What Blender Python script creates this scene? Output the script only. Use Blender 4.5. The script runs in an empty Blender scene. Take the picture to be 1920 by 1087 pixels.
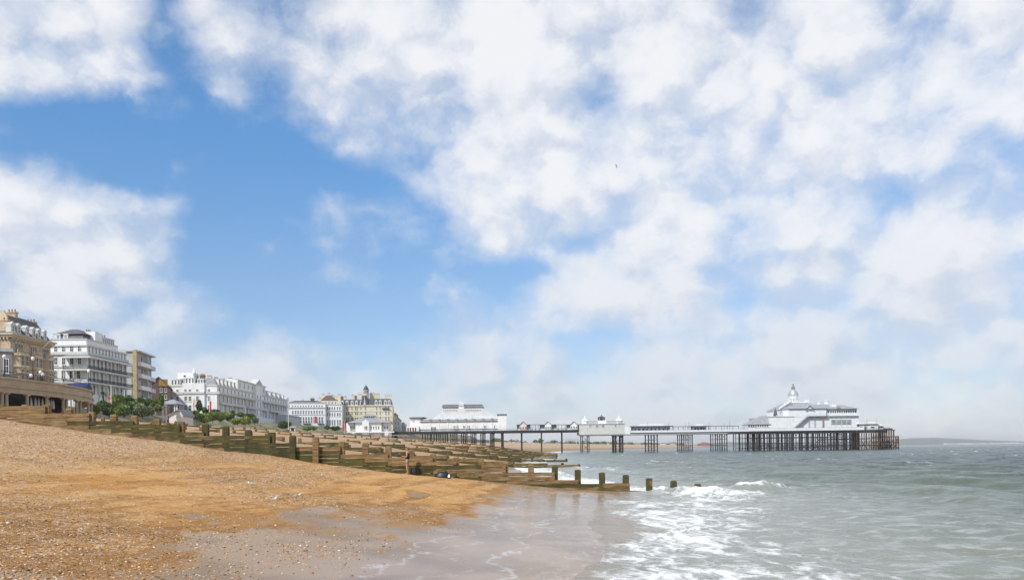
import bpy, math, random
import numpy as np
from mathutils import Matrix, Vector
R = math.radians
random.seed(7); rng = np.random.default_rng(7)
sc = bpy.context.scene
COL = sc.collection

# ------------------------------------------------------------------ camera
F, H0, TH, CZ = 1500.0, 841.6, 0.0117, 2.65       # focal length (px of 1920), horizon row, roll, eye height
cam = bpy.data.cameras.new("camera"); camo = bpy.data.objects.new("camera", cam); COL.objects.link(camo)
cam.sensor_width = 36; cam.lens = F / 1920 * 36; cam.shift_y = (H0 - 543.5) / 1920
cam.clip_start = 0.1; cam.clip_end = 40000
camo.matrix_world = Matrix.Translation((0, 0, CZ)) @ Matrix.Rotation(math.pi / 2, 4, 'X') @ Matrix.Rotation(-TH, 4, 'Z')
sc.camera = camo
sc.view_settings.view_transform = 'Standard'; sc.view_settings.look = 'None'
sc.view_settings.exposure = 0.0; sc.view_settings.gamma = 1.0
sc.cycles.use_denoising = True
sc.cycles.max_bounces = 6; sc.cycles.volume_bounces = 0; sc.cycles.caustics_reflective = False

# ------------------------------------------------------------------ node helper
class G:
    def __init__(s, nt): s.nt = nt; s.n = nt.nodes; s.l = nt.links
    def new(s, t, **kw):
        n = s.n.new(t)
        for k, v in kw.items(): setattr(n, k, v)
        return n
    def put(s, sock, v):
        if isinstance(v, bpy.types.NodeSocket): s.l.new(v, sock)
        elif v is not None: sock.default_value = v
    def m(s, op, a, b=None, c=None, clamp=False):
        n = s.new('ShaderNodeMath', operation=op, use_clamp=clamp)
        for i, v in enumerate((a, b, c)):
            if v is not None: s.put(n.inputs[i], v)
        return n.outputs[0]
    def vm(s, op, a, b=None):
        n = s.new('ShaderNodeVectorMath', operation=op)
        s.put(n.inputs[0], a)
        if b is not None: s.put(n.inputs['Scale' if op == 'SCALE' else 1], b)
        return n.outputs['Value' if op in ('DOT_PRODUCT', 'LENGTH') else 'Vector']
    def mix(s, f, a, b):
        n = s.new('ShaderNodeMix', data_type='RGBA')
        s.put(n.inputs[0], f); s.put(n.inputs[6], col4(a)); s.put(n.inputs[7], col4(b))
        return n.outputs[2]
    def noise(s, vec, scale, detail=4, rough=0.55, dist=0.0, out=0):
        n = s.new('ShaderNodeTexNoise')
        s.put(n.inputs['Vector'], vec); n.inputs['Scale'].default_value = scale
        n.inputs['Detail'].default_value = detail; n.inputs['Roughness'].default_value = rough
        n.inputs['Distortion'].default_value = dist
        return n.outputs[out]
    def sstep(s, x, lo, hi, a=0.0, b=1.0):
        n = s.new('ShaderNodeMapRange', interpolation_type='SMOOTHSTEP')
        s.put(n.inputs[0], x); s.put(n.inputs[1], lo); s.put(n.inputs[2], hi); s.put(n.inputs[3], a); s.put(n.inputs[4], b)
        return n.outputs[0]
    def xyz(s, v):
        n = s.new('ShaderNodeSeparateXYZ'); s.put(n.inputs[0], v); return n.outputs
    def cxyz(s, x, y, z):
        n = s.new('ShaderNodeCombineXYZ')
        for i, v in enumerate((x, y, z)): s.put(n.inputs[i], v)
        return n.outputs[0]
    def attr(s, name): return s.new('ShaderNodeAttribute', attribute_name=name).outputs['Fac']
    def pos(s): return s.new('ShaderNodeNewGeometry').outputs['Position']
    def scale(s, v, sx, sy, sz): return s.vm('MULTIPLY', v, (sx, sy, sz))
    def bump(s, h, strength=0.3, dist=0.05, normal=None):
        n = s.new('ShaderNodeBump'); s.put(n.inputs['Height'], h)
        n.inputs['Strength'].default_value = strength; n.inputs['Distance'].default_value = dist
        if normal is not None: s.put(n.inputs['Normal'], normal)
        return n.outputs[0]
def col4(c):
    if isinstance(c, (tuple, list)) and len(c) == 3: return (*c, 1.0)
    return c
def s2l(r, g, b):
    f = lambda c: c / 12.92 if c <= 0.04045 else ((c + 0.055) / 1.055) ** 2.4
    return (f(r / 255), f(g / 255), f(b / 255))

# ------------------------------------------------------------------ sky, clouds, sun
SUN_EL, SUN_AZ = R(44), R(214)      # azimuth of the sun, clockwise from +y (behind the camera, to the left)
SKY = 0.15
world = bpy.data.worlds.new("World"); sc.world = world; world.use_nodes = True
COVER = """
78876174647686588798985489998789 88
68992035565688978998797857898957 56
58873123166678589867999699999855 55
11100000255667789875788998987466 66
11100000105767899798988999776543 33
44310000001259899986899986865456 76
78645500015564788975898576757867 78
89765400013233578657875557777998 68
88767210004400012886764667888899 99
87765452211001424878875577888999 99
88667643421115665343677788888887 77
88877777764345554456777888887665 65
77777777665566666666666777776666 66
66666666655555555555555555555555 55
"""
rows = [[int(c) for c in l.replace(' ', '')[:32]] for l in COVER.strip().splitlines()]
while len(rows) < 15: rows.append(rows[-1])
g = G(world.node_tree); g.n.clear()
wout = g.new('ShaderNodeOutputWorld'); bg = g.new('ShaderNodeBackground'); g.l.new(bg.outputs[0], wout.inputs[0])
bg.inputs[1].default_value = SKY
sky = g.new('ShaderNodeTexSky', sky_type='NISHITA'); sky.sun_disc = False
sky.sun_elevation = SUN_EL; sky.sun_rotation = SUN_AZ; sky.altitude = 10; sky.air_density = 1.0; sky.dust_density = 0.2; sky.ozone_density = 2.0
D = g.new('ShaderNodeTexCoord').outputs['Generated']
D = g.vm('NORMALIZE', D)
w1 = g.vm('SUBTRACT', g.noise(D, 6.0, 3, 0.5, out=1), (0.5, 0.5, 0.5))
w2 = g.vm('SUBTRACT', g.noise(D, 22.0, 4, 0.6, out=1), (0.5, 0.5, 0.5))
DW = g.vm('ADD', D, g.vm('ADD', g.vm('SCALE', w1, 0.035), g.vm('SCALE', w2, 0.028)))
o = g.xyz(DW)
yy = g.m('MAXIMUM', o[1], 0.12)
tu = g.m('DIVIDE', o[0], yy); tv = g.m('DIVIDE', o[2], yy)
# place of a direction in the coverage table (32 columns of 2.3 degrees, 14 rows)
fx = g.m('ADD', g.m('MULTIPLY', tu, F / 1920), 0.5)
fy = g.m('DIVIDE', g.m('SUBTRACT', H0 - 30.0, g.m('MULTIPLY', g.m('ADD', tv, g.m('MULTIPLY', tu, TH)), F)), 60.0)
fy = g.m('MINIMUM', g.m('MAXIMUM', fy, 0.0), 13.0)
cov = None
for k in range(5):
    rp = g.new('ShaderNodeValToRGB'); cr = rp.color_ramp; cr.interpolation = 'B_SPLINE'
    while len(cr.elements) < 32: cr.elements.new(0.5)
    for c in range(32):
        e = cr.elements[c]; e.position = (c + 0.5) / 32
        e.color = (rows[3*k][c] / 9, rows[3*k+1][c] / 9, rows[3*k+2][c] / 9, 1)
    g.l.new(fx, rp.inputs[0])
    wv = g.cxyz(fy, fy, fy)
    wv = g.vm('ABSOLUTE', g.vm('SUBTRACT', wv, (3*k, 3*k+1, 3*k+2)))
    wv = g.vm('MAXIMUM', g.vm('SUBTRACT', (1, 1, 1), wv), (0, 0, 0))
    d = g.vm('DOT_PRODUCT', rp.outputs[0], wv)
    cov = d if cov is None else g.m('ADD', cov, d)
front = g.sstep(o[1], 0.12, 0.35)
cov = g.m('ADD', cov, g.m('MULTIPLY', g.sstep(cov, .08, .35), .09))
cov = g.m('MINIMUM', cov, .90)
cov = g.m('ADD', g.m('MULTIPLY', cov, front), g.m('MULTIPLY', g.m('SUBTRACT', 1.0, front), 0.62))
Df = g.scale(D, 1, 1, 1.25)
def billow(vec, scale):
    v = g.new('ShaderNodeTexVoronoi', feature='SMOOTH_F1'); g.put(v.inputs['Vector'], vec)
    v.inputs['Scale'].default_value = scale; v.inputs['Smoothness'].default_value = .55; v.inputs['Randomness'].default_value = 1
    return g.m('SUBTRACT', .55, v.outputs['Distance'])
wb = g.vm('SCALE', g.vm('SUBTRACT', g.noise(Df, 14, 6, 0.62, out=1), (0.5, 0.5, 0.5)), 0.06)
Db = g.vm('ADD', Df, wb)
def puff(vec, fine=True):
    a = g.m('ADD', g.m('MULTIPLY', billow(vec, 9.5), .52), g.m('MULTIPLY', billow(vec, 23.0), .32))
    a = g.m('ADD', a, g.m('MULTIPLY', g.m('SUBTRACT', g.noise(vec, 7.0, 7 if fine else 3, 0.58), 0.5), .95))
    return a
big = puff(Db)
up = puff(g.vm('ADD', Db, (-0.012, -0.008, 0.028)), False)
fine = g.noise(Db, 27.0, 7, 0.62)
dens = g.m('ADD', cov, g.m('ADD', g.m('MULTIPLY', g.m('SUBTRACT', big, .08), 1.0), g.m('MULTIPLY', g.m('SUBTRACT', fine, 0.5), 0.50)))
alpha = g.sstep(dens, 0.12, 1.04)
veil = g.sstep(g.m('ADD', o[2], g.m('MULTIPLY', g.m('SUBTRACT', big, .06), .12)), .13, -.03)
alpha = g.m('MAXIMUM', g.m('MULTIPLY', alpha, 0.97), g.m('MULTIPLY', veil, .93))
lit = g.m('SUBTRACT', big, up)
shade = g.sstep(g.m('ADD', g.m('MULTIPLY', lit, 1.5), g.m('ADD', g.m('MULTIPLY', dens, 0.33), g.m('MULTIPLY', g.m('SUBTRACT', fine, .5), .35))), -0.12, 0.44)
low = g.sstep(o[2], 0.0, 0.30)
grey = g.mix(low, s2l(198, 208, 224), s2l(218, 225, 237))
white = g.mix(low, s2l(220, 226, 235), s2l(245, 246, 249))
ccol = g.mix(shade, grey, white)
ccol = g.vm('SCALE', ccol, 1.0 / SKY)
skyc = g.new('ShaderNodeHueSaturation'); skyc.inputs['Saturation'].default_value = 1.08; skyc.inputs['Value'].default_value = 1.12
g.l.new(sky.outputs[0], skyc.inputs['Color'])
tr = g.new('ShaderNodeValToRGB'); te = tr.color_ramp
te.elements[0].position = .10; te.elements[0].color = (.65, .65, .73, 1); te.elements[1].position = .36; te.elements[1].color = (.66, .90, 1.02, 1)
e_ = te.elements.new(.21); e_.color = (.74, .77, .82, 1)
g.l.new(o[2], tr.inputs[0]); blue = g.vm('MULTIPLY', skyc.outputs[0], tr.outputs[0])
g.put(bg.inputs[0], g.mix(alpha, blue, ccol))
world.cycles.sampling_method = 'MANUAL'; world.cycles.sample_map_resolution = 512

sun = bpy.data.lights.new("sun", 'SUN'); suno = bpy.data.objects.new("sun", sun); COL.objects.link(suno)
sun.energy = 3.8; sun.angle = R(0.6); sun.color = (1.0, 0.955, 0.88)
sdir = Vector((math.sin(SUN_AZ) * math.cos(SUN_EL), math.cos(SUN_AZ) * math.cos(SUN_EL), math.sin(SUN_EL)))
suno.rotation_euler = sdir.to_track_quat('Z', 'Y').to_euler()

# ------------------------------------------------------------------ projections of measured points
def W(px, py, d):
    dx, dy = px - 960, py - H0
    return Vector(((dx - TH * dy) * d / F, d, CZ - (dy + TH * dx) * d / F))
def X(px, d): return (px - 960) * d / F
def Z(px, py, d): return CZ - (py - H0 + TH * (px - 960)) * d / F

# ------------------------------------------------------------------ mesh builder
class MB:
    def __init__(s): s.v = []; s.f = []; s.m = []
    def add(s, vs, fs, mi=0):
        o = len(s.v); s.v += [tuple(v) for v in vs]; s.f += [tuple(i + o for i in f) for f in fs]; s.m += [mi] * len(fs)
        return s
    def box(s, x0, y0, z0, x1, y1, z1, mi=0):
        x0, x1 = min(x0, x1), max(x0, x1); y0, y1 = min(y0, y1), max(y0, y1); z0, z1 = min(z0, z1), max(z0, z1)
        return s.hexa([(x0,y0,z0),(x1,y0,z0),(x1,y1,z0),(x0,y1,z0),(x0,y0,z1),(x1,y0,z1),(x1,y1,z1),(x0,y1,z1)], mi)
    def hexa(s, p, mi=0):
        return s.add(p, [(3,2,1,0),(4,5,6,7),(0,1,5,4),(1,2,6,5),(2,3,7,6),(3,0,4,7)], mi)
    def frus(s, x0, y0, x1, y1, z0, X0, Y0, X1, Y1, z1, mi=0):
        return s.hexa([(x0,y0,z0),(x1,y0,z0),(x1,y1,z0),(x0,y1,z0),(X0,Y0,z1),(X1,Y0,z1),(X1,Y1,z1),(X0,Y1,z1)], mi)
    def bar(s, p0, p1, w, h, mi=0):
        p0, p1 = Vector(p0), Vector(p1); d = (p1 - p0).normalized()
        a = d.cross(Vector((0, 0, 1)))
        a = Vector((1, 0, 0)) if a.length < 1e-4 else a.normalized()
        b = a.cross(d); a *= w / 2; b *= h / 2
        return s.hexa([p0-a-b, p0+a-b, p0+a+b, p0-a+b, p1-a-b, p1+a-b, p1+a+b, p1-a+b], mi)
    def cyl(s, p0, p1, r0, r1=None, n=8, mi=0):
        r1 = r0 if r1 is None else r1
        p0, p1 = Vector(p0), Vector(p1); d = (p1 - p0).normalized()
        a = d.orthogonal().normalized(); b = d.cross(a)
        vs = [p + (a * math.cos(2*math.pi*i/n) + b * math.sin(2*math.pi*i/n)) * r for p, r in ((p0, r0), (p1, r1)) for i in range(n)]
        fs = [(i, (i+1) % n, n + (i+1) % n, n + i) for i in range(n)] + [tuple(range(n-1, -1, -1)), tuple(range(n, 2*n))]
        return s.add(vs, fs, mi)
    def lathe(s, prof, cx=0, cy=0, n=16, mi=0):
        vs = []; fs = []
        for r, z in prof:
            for i in range(n):
                t = 2*math.pi*(i+.5)/n; vs.append((cx + r*math.cos(t), cy + r*math.sin(t), z))
        for k in range(len(prof)-1):
            for i in range(n):
                fs.append((k*n+i, k*n+(i+1) % n, (k+1)*n+(i+1) % n, (k+1)*n+i))
        fs.append(tuple(range(n-1, -1, -1))); fs.append(tuple((len(prof)-1)*n+i for i in range(n)))
        return s.add(vs, fs, mi)
    def prism(s, poly, axis, a, b, mi=0):
        n = len(poly); vs = []
        for t in (a, b):
            for p, q in poly:
                vs.append((t, p, q) if axis == 'x' else (p, t, q) if axis == 'y' else (p, q, t))
        fs = [tuple(range(n)), tuple(range(2*n-1, n-1, -1))] + [(i, n+i, n+(i+1) % n, (i+1) % n) for i in range(n)]
        return s.add(vs, fs, mi)
    def mesh(s, name, mats, smooth=False):
        me = bpy.data.meshes.new(name); me.from_pydata(s.v, [], s.f)
        for mm in (mats if isinstance(mats, (list, tuple)) else [mats]): me.materials.append(mm)
        me.polygons.foreach_set('material_index', s.m)
        if smooth: me.polygons.foreach_set('use_smooth', [True]*len(s.f))
        import bmesh
        bm = bmesh.new(); bm.from_mesh(me); bmesh.ops.recalc_face_normals(bm, faces=bm.faces); bm.to_mesh(me); bm.free()
        me.update(); return me
    def build(s, name, mats, parent=None, smooth=False, loc=None):
        return put(name, s.mesh(name, mats, smooth), parent, loc)
def put(name, me, parent=None, loc=None, rz=0.0):
    o = bpy.data.objects.new(name, me); COL.objects.link(o)
    if parent is not None: o.parent = parent
    if loc is not None: o.location = loc
    if rz: o.rotation_euler = (0, 0, rz)
    return o
def tag(o, label, cat, group=None):
    o['label'] = label; o['category'] = cat
    if group: o['group'] = group
    return o
def thing(name, label, cat, loc=(0, 0, 0), rz=0.0, group=None):
    o = bpy.data.objects.new(name, None); COL.objects.link(o); o.location = loc; o.rotation_euler = (0, 0, rz)
    o.empty_display_size = 0.5
    return tag(o, label, cat, group)
def struct(name, me):
    o = put(name, me); o['kind'] = 'structure'; return o
def grid_mesh(name, P, mat, attrs=None, smooth=True):
    n, m, _ = P.shape
    me = bpy.data.meshes.new(name)
    idx = np.arange(n*m).reshape(n, m)
    q = np.stack([idx[:-1, :-1], idx[:-1, 1:], idx[1:, 1:], idx[1:, :-1]], -1).reshape(-1, 4)
    me.vertices.add(n*m); me.vertices.foreach_set('co', P.reshape(-1).astype(np.float32))
    me.loops.add(q.size); me.loops.foreach_set('vertex_index', q.reshape(-1).astype(np.int32))
    me.polygons.add(len(q)); me.polygons.foreach_set('loop_start', np.arange(0, q.size, 4, dtype=np.int32))
    me.update(calc_edges=True)
    me.polygons.foreach_set('use_smooth', np.full(len(q), smooth))
    for k, a in (attrs or {}).items():
        at = me.attributes.new(k, 'FLOAT', 'POINT'); at.data.foreach_set('value', a.reshape(-1).astype(np.float32))
    me.materials.append(mat); me.update(); return me

# ------------------------------------------------------------------ numpy noise
def _h(ix, iy, seed):
    n = (ix.astype(np.int64)*374761393 + iy.astype(np.int64)*668265263 + seed*1442695041) & 0x7fffffff
    n = ((n ^ (n >> 13)) * 1274126177) & 0x7fffffff
    return ((n ^ (n >> 16)) & 0xffff) / 65535.0
def vnoise(x, y, seed=0):
    x = np.asarray(x, float); y = np.asarray(y, float)
    ix, iy = np.floor(x), np.floor(y); fx_, fy_ = x-ix, y-iy
    fx_ = fx_*fx_*(3-2*fx_); fy_ = fy_*fy_*(3-2*fy_)
    a, b, c, d = _h(ix, iy, seed), _h(ix+1, iy, seed), _h(ix, iy+1, seed), _h(ix+1, iy+1, seed)
    return (a*(1-fx_)+b*fx_)*(1-fy_) + (c*(1-fx_)+d*fx_)*fy_
def fbm(x, y, seed=0, oct=4):
    t = 0; amp = .5
    for k in range(oct): t = t + amp*(vnoise(x, y, seed+k)*2-1); x, y, amp = np.asarray(x)*2.03+5.1, np.asarray(y)*2.03+1.7, amp*.5
    return t
def sst(x, a, b):
    t = np.clip((np.asarray(x, float)-a)/(b-a), 0, 1); return t*t*(3-2*t)

# ------------------------------------------------------------------ shore geometry
XS_Y = [0, 16, 30, 47, 49.2, 55, 80, 111, 118, 158, 166, 230, 300, 440, 700, 1100, 1800, 2600, 3600, 4200]
XS_X = [-1, 1.0, 3.2, 5.5, 5.5, 3.5, 1.0, 0.5, -.5, 2.0, 1.5, 6, 10, 17, 42, 130, 330, 620, 900, 960]
PU = [-60, -10, 0, 1, 4.2, 7.5, 9.5, 12, 14, 17.3, 20.5, 23.8, 26.1, 28.7, 31, 33.2, 35.2, 36.6, 45, 60, 80, 95, 105, 140]
PZ = [-3, -.5, .03, .1, .38, .74, .98, 1.18, 1.44, 1.86, 2.4, 2.78, 3.3, 3.6, 3.88, 4.3, 4.65, 4.95, 5.8, 7.3, 9.3, 10.5, 11, 11.2]
def xs(y): return np.interp(y, XS_Y, XS_X)
def pz(u): return (np.interp(u-.8, PU, PZ) + np.interp(u, PU, PZ)*2 + np.interp(u+.8, PU, PZ)) / 4
def ground(x, y):
    x = np.asarray(x, float); y = np.asarray(y, float)
    u = xs(y) - x
    z = pz(u)
    k = sst(u, 3, 14)
    z = z + k*(0.16*fbm(x*.16, y*.16, 3) + 0.05*fbm(x*.9, y*.9, 9))*np.clip(1.2-y/400, .3, 1)
    z = z + 0.012*fbm(x*2.3, y*2.3, 21)*sst(u, 1, 6)
    return z
XP_Y = [0, 60, 100, 150, 250, 330, 430, 500, 600, 900, 1500]
XP_X = [-92, -94, -97, -100, -107, -107, -83, -72, -58, 10, 170]
def xprom(y): return np.interp(y, XP_Y, XP_X)

# ------------------------------------------------------------------ materials
MATS = {}
def mat(name, c, rough=0.7, var=0.18, scale=1.5, c2=None, bump=0.0, metal=0.0, spec=0.5, streak=0.0):
    """plain painted / stone / metal surface with uneven weathering"""
    if name in MATS: return MATS[name]
    m = bpy.data.materials.new(name); m.use_nodes = True; g = G(m.node_tree); b = g.n['Principled BSDF']
    p = g.pos()
    n1 = g.noise(p, scale, 6, 0.65)
    dark = tuple(x*(1-var*1.6) for x in c) if c2 is None else c2
    cc = g.mix(g.sstep(n1, 0.36, 0.64), c, dark)
    if streak:
        n2 = g.noise(g.scale(p, 1.3, 1.3, 0.12), 1.4, 5, 0.6)
        cc = g.mix(g.m('MULTIPLY', g.sstep(n2, 0.5, 0.75), streak), cc, tuple(x*.55 for x in c))
    g.put(b.inputs['Base Color'], cc); b.inputs['Roughness'].default_value = rough
    b.inputs['Metallic'].default_value = metal; b.inputs['Specular IOR Level'].default_value = spec
    if bump: g.put(b.inputs['Normal'], g.bump(g.noise(p, scale*6, 5, 0.7), bump, 0.04))
    MATS[name] = m; return m
WHITE = mat('white_stucco', (.83, .83, .81), .6, .05, .35, streak=.25)
WHITE2 = mat('white_paint_pier', (.81, .82, .82), .55, .06, .6, streak=.3)
OFFW = mat('off_white', (.62, .62, .59), .65, .10, .8, streak=.3)
GREYW = mat('pale_grey_render', (.50, .50, .48), .7, .10, .7, streak=.3)
CREAM = mat('cream_stucco', (.72, .62, .40), .65, .08, .4, streak=.25)
CREAM2 = mat('pale_cream', (.74, .68, .54), .65, .07, .4, streak=.2)
TAN = mat('tan_stone', (.60, .45, .29), .8, .16, .9, bump=.15, streak=.35)
TAN2 = mat('tan_trim', (.66, .53, .37), .75, .12, .9, streak=.35)
BUFF = mat('buff_concrete', (.47, .37, .25), .75, .12, .6, streak=.4)
SLATE = mat('slate', (.085, .085, .10), .6, .25, 1.2, bump=.2)
SLATEP = mat('purple_slate', (.14, .12, .14), .6, .2, 1.2, bump=.2)
SLATEG = mat('grey_slate', (.26, .27, .285), .6, .16, .8, bump=.15)
PIERROOF = mat('pier_roof_lead', (.34, .35, .365), .5, .12, .5, streak=.3)
BROWNTILE = mat('brown_tiles', (.17, .11, .075), .75, .25, 1.5, bump=.2)
REDTILE = mat('red_tiles', (.30, .11, .07), .75, .22, 1.5, bump=.2)
BRICK = mat('brick', (.27, .13, .08), .8, .25, 2.0, bump=.2)
TERRA = mat('terracotta', (.42, .16, .09), .75, .2, 2.0)
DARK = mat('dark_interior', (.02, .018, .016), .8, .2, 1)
BLACK = mat('black_iron', (.022, .022, .024), .45, .2, 3)
IRON = mat('pier_iron', (.030, .029, .032), .55, .3, .8, c2=(.06, .045, .035))
IRONG = mat('grey_iron', (.11, .115, .12), .5, .2, .8)
RUST = mat('rusty_timber', (.19, .11, .05), .8, .3, .7, c2=(.07, .045, .03))
GLASS = mat('window_glass', (.030, .034, .040), .08, .3, .2, spec=.8)
GLASSG = mat('greenish_glass', (.13, .17, .165), .12, .3, .3, spec=.8)
BLUE = mat('blue_canvas', (.025, .045, .26), .7, .15, 1)
RED = mat('red_paint', (.50, .03, .04), .6, .12, 1)
PINK = mat('pink_paint', (.62, .36, .36), .6, .1, 1)
TEAL = mat('teal_cloth', (.05, .42, .36), .7, .1, 1)
ORANGE = mat('orange_cloth', (.75, .22, .05), .7, .1, 1)
CONC = mat('concrete', (.36, .33, .29), .85, .14, .5, bump=.2, streak=.3)
ASPH = mat('asphalt', (.06, .06, .062), .9, .2, .5)
GRASS = mat('bank_grass', (.085, .13, .035), .9, .3, .4, c2=(.15, .15, .06), bump=.4)
BARK = mat('bark', (.10, .07, .045), .9, .3, 3, bump=.4)
COPPER = mat('greenish_lead', (.30, .36, .33), .55, .15, .8)

def leafmat(name, a, b):
    m = bpy.data.materials.new(name); m.use_nodes = True; g = G(m.node_tree); bs = g.n['Principled BSDF']
    n = g.noise(g.pos(), 2.2, 4, .6); n2 = g.noise(g.pos(), .6, 2, .5)
    g.put(bs.inputs['Base Color'], g.mix(g.sstep(g.m('ADD', g.m('MULTIPLY', n, .6), g.m('MULTIPLY', n2, .4)), .35, .65), a, b))
    bs.inputs['Roughness'].default_value = .6
    return m
L_DARK = leafmat('leaf_dark', (.05, .085, .025), (.11, .16, .04))
L_MID = leafmat('leaf_mid', (.09, .16, .03), (.20, .27, .06))
L_LIGHT = leafmat('leaf_light', (.19, .25, .04), (.30, .35, .08))
L_GREY = leafmat('leaf_grey', (.11, .15, .08), (.22, .25, .14))

# wet shingle beach
def beach_material():
    m = bpy.data.materials.new('shingle_beach'); m.use_nodes = True; g = G(m.node_tree); b = g.n['Principled BSDF']
    P = g.pos(); u = g.attr('u'); wet = g.attr('wet'); peb = g.attr('peb')
    y = g.xyz(P)[1]
    nb = g.noise(P, .28, 5, .6); nm = g.noise(P, 1.6, 6, .65); nf = g.noise(P, 9, 5, .7); nx = g.noise(P, 38, 3, .7)
    sand = g.mix(g.sstep(nb, .38, .62), s2l(184, 132, 66), s2l(206, 158, 96))
    sand = g.mix(g.m('MULTIPLY', g.sstep(nm, .52, .72), .7), sand, s2l(150, 98, 42))
    sand = g.mix(g.m('MULTIPLY', g.sstep(nf, .50, .75), .55), sand, s2l(214, 174, 122))
    up = g.mix(g.sstep(nm, .4, .6), s2l(216, 178, 132), s2l(202, 158, 106))
    up = g.mix(g.m('MULTIPLY', g.sstep(nf, .5, .7), .6), up, s2l(226, 200, 168))
    st = g.noise(g.cxyz(g.m('MULTIPLY', u, .85), g.m('MULTIPLY', y, .10), g.m('MULTIPLY', nb, 1.2)), 1.0, 5, .65)
    sand = g.mix(g.m('MULTIPLY', g.sstep(st, .50, .66), .75), sand, s2l(140, 96, 46))
    sand = g.mix(g.m('MULTIPLY', g.sstep(st, .47, .36), .6), sand, s2l(206, 168, 116))
    up = g.mix(g.m('MULTIPLY', g.sstep(st, .54, .66), .5), up, s2l(168, 126, 82))
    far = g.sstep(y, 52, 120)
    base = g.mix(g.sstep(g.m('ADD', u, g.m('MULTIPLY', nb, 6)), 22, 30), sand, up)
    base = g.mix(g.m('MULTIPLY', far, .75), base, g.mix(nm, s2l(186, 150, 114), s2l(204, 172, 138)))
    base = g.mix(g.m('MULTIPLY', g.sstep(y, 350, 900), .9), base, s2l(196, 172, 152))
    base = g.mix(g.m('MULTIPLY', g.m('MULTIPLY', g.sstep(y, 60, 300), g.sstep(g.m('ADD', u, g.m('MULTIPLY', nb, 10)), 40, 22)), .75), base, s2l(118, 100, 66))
    # pebbles: cells of stones, tone per stone
    def stones(scale, rnd):
        v = g.new('ShaderNodeTexVoronoi'); g.put(v.inputs['Vector'], P); v.inputs['Scale'].default_value = scale
        v.inputs['Randomness'].default_value = rnd
        return v.outputs['Distance'], g.xyz(v.outputs['Color'])
    d1, c1 = stones(19, 1); d2, c2 = stones(8.5, 1)
    tone = g.mix(c1[1], s2l(120, 84, 46), s2l(228, 206, 176))
    base = g.mix(g.m('MULTIPLY', g.m('MULTIPLY', g.sstep(c1[0], .42, .62), peb), .8), base, tone)
    base = g.mix(g.m('MULTIPLY', g.m('MULTIPLY', g.sstep(c2[0], .80, .86), peb), .75), base, g.mix(c2[1], s2l(150, 108, 66), s2l(240, 226, 204)))
    gap = g.m('MULTIPLY', g.m('MULTIPLY', g.sstep(d1, .45, .75), peb), .55)
    base = g.mix(gap, base, s2l(96, 62, 30))
    # wet flats
    wn = g.m('ADD', wet, g.m('MULTIPLY', g.m('SUBTRACT', nm, .5), .75))
    wn = g.m('ADD', wn, g.m('MULTIPLY', g.m('SUBTRACT', nf, .5), .35))
    wm = g.sstep(wn, .22, .84)
    wetc = g.mix(g.sstep(nb, .4, .6), s2l(166, 141, 114), s2l(142, 119, 93))
    wetc = g.mix(g.m('MULTIPLY', g.sstep(nx, .56, .72), g.m('MULTIPLY', peb, .9)), wetc, s2l(64, 46, 34))
    base = g.mix(wm, base, wetc)
    damp = g.m('MULTIPLY', g.sstep(wn, .0, .34), g.m('SUBTRACT', 1.0, wm))
    base = g.mix(g.m('MULTIPLY', damp, .62), base, s2l(132, 90, 44))
    # foam left by the swash: thin wavering lines and lace
    wob = g.noise(g.scale(P, .35, .35, 0), 1.0, 5, .6)
    fo = None
    for u0, w, s in ((1.5, .16, .55), (3.5, .12, .55), (2.5, .10, .3)):
        dd = g.m('ABSOLUTE', g.m('SUBTRACT', u, g.m('ADD', u0 - 2.2, g.m('MULTIPLY', wob, 4.4))))
        f1 = g.m('MULTIPLY', g.sstep(dd, w, 0.0), s)
        fo = f1 if fo is None else g.m('MAXIMUM', fo, f1)
    lace = g.noise(g.scale(P, 3.2, 1.1, 1), 1.5, 8, .72)
    fo = g.m('MULTIPLY', fo, g.sstep(lace, .40, .58))
    film = g.m('MULTIPLY', g.sstep(g.m('ADD', u, g.m('MULTIPLY', wob, 3)), 4.2, -.6), g.sstep(lace, .50, .66))
    fo = g.m('MAXIMUM', g.m('MULTIPLY', fo, .7), g.m('MULTIPLY', film, .35))
    base = g.mix(fo, base, (.78, .79, .78))
    g.put(b.inputs['Base Color'], base)
    rg = g.m('ADD', g.m('MULTIPLY', wm, g.m('MULTIPLY_ADD', g.sstep(u, 2, 8), .22, -.74)), .92)
    rg = g.m('ADD', rg, g.m('MULTIPLY', g.m('MULTIPLY', g.sstep(nx, .5, .75), peb), .25))
    g.put(b.inputs['Roughness'], g.m('MAXIMUM', rg, g.m('MULTIPLY', fo, .7)))
    b.inputs['IOR'].default_value = 1.36; b.inputs['Specular IOR Level'].default_value = .22
    h = g.m('ADD', g.m('MULTIPLY', g.m('SUBTRACT', 1.0, d1), g.m('MULTIPLY', peb, .9)), g.m('MULTIPLY', nf, 1.1))
    h = g.m('ADD', h, g.m('MULTIPLY', nx, .5))
    dry = g.m('SUBTRACT', 1.0, g.m('MULTIPLY', wm, g.m('MULTIPLY_ADD', g.sstep(u, 3, 8), -.45, .96)))
    bmp = g.new('ShaderNodeBump'); g.put(bmp.inputs['Height'], h); g.put(bmp.inputs['Strength'], g.m('MULTIPLY', dry, .75)); bmp.inputs['Distance'].default_value = .05
    g.put(b.inputs['Normal'], bmp.outputs[0])
    return m
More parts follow.
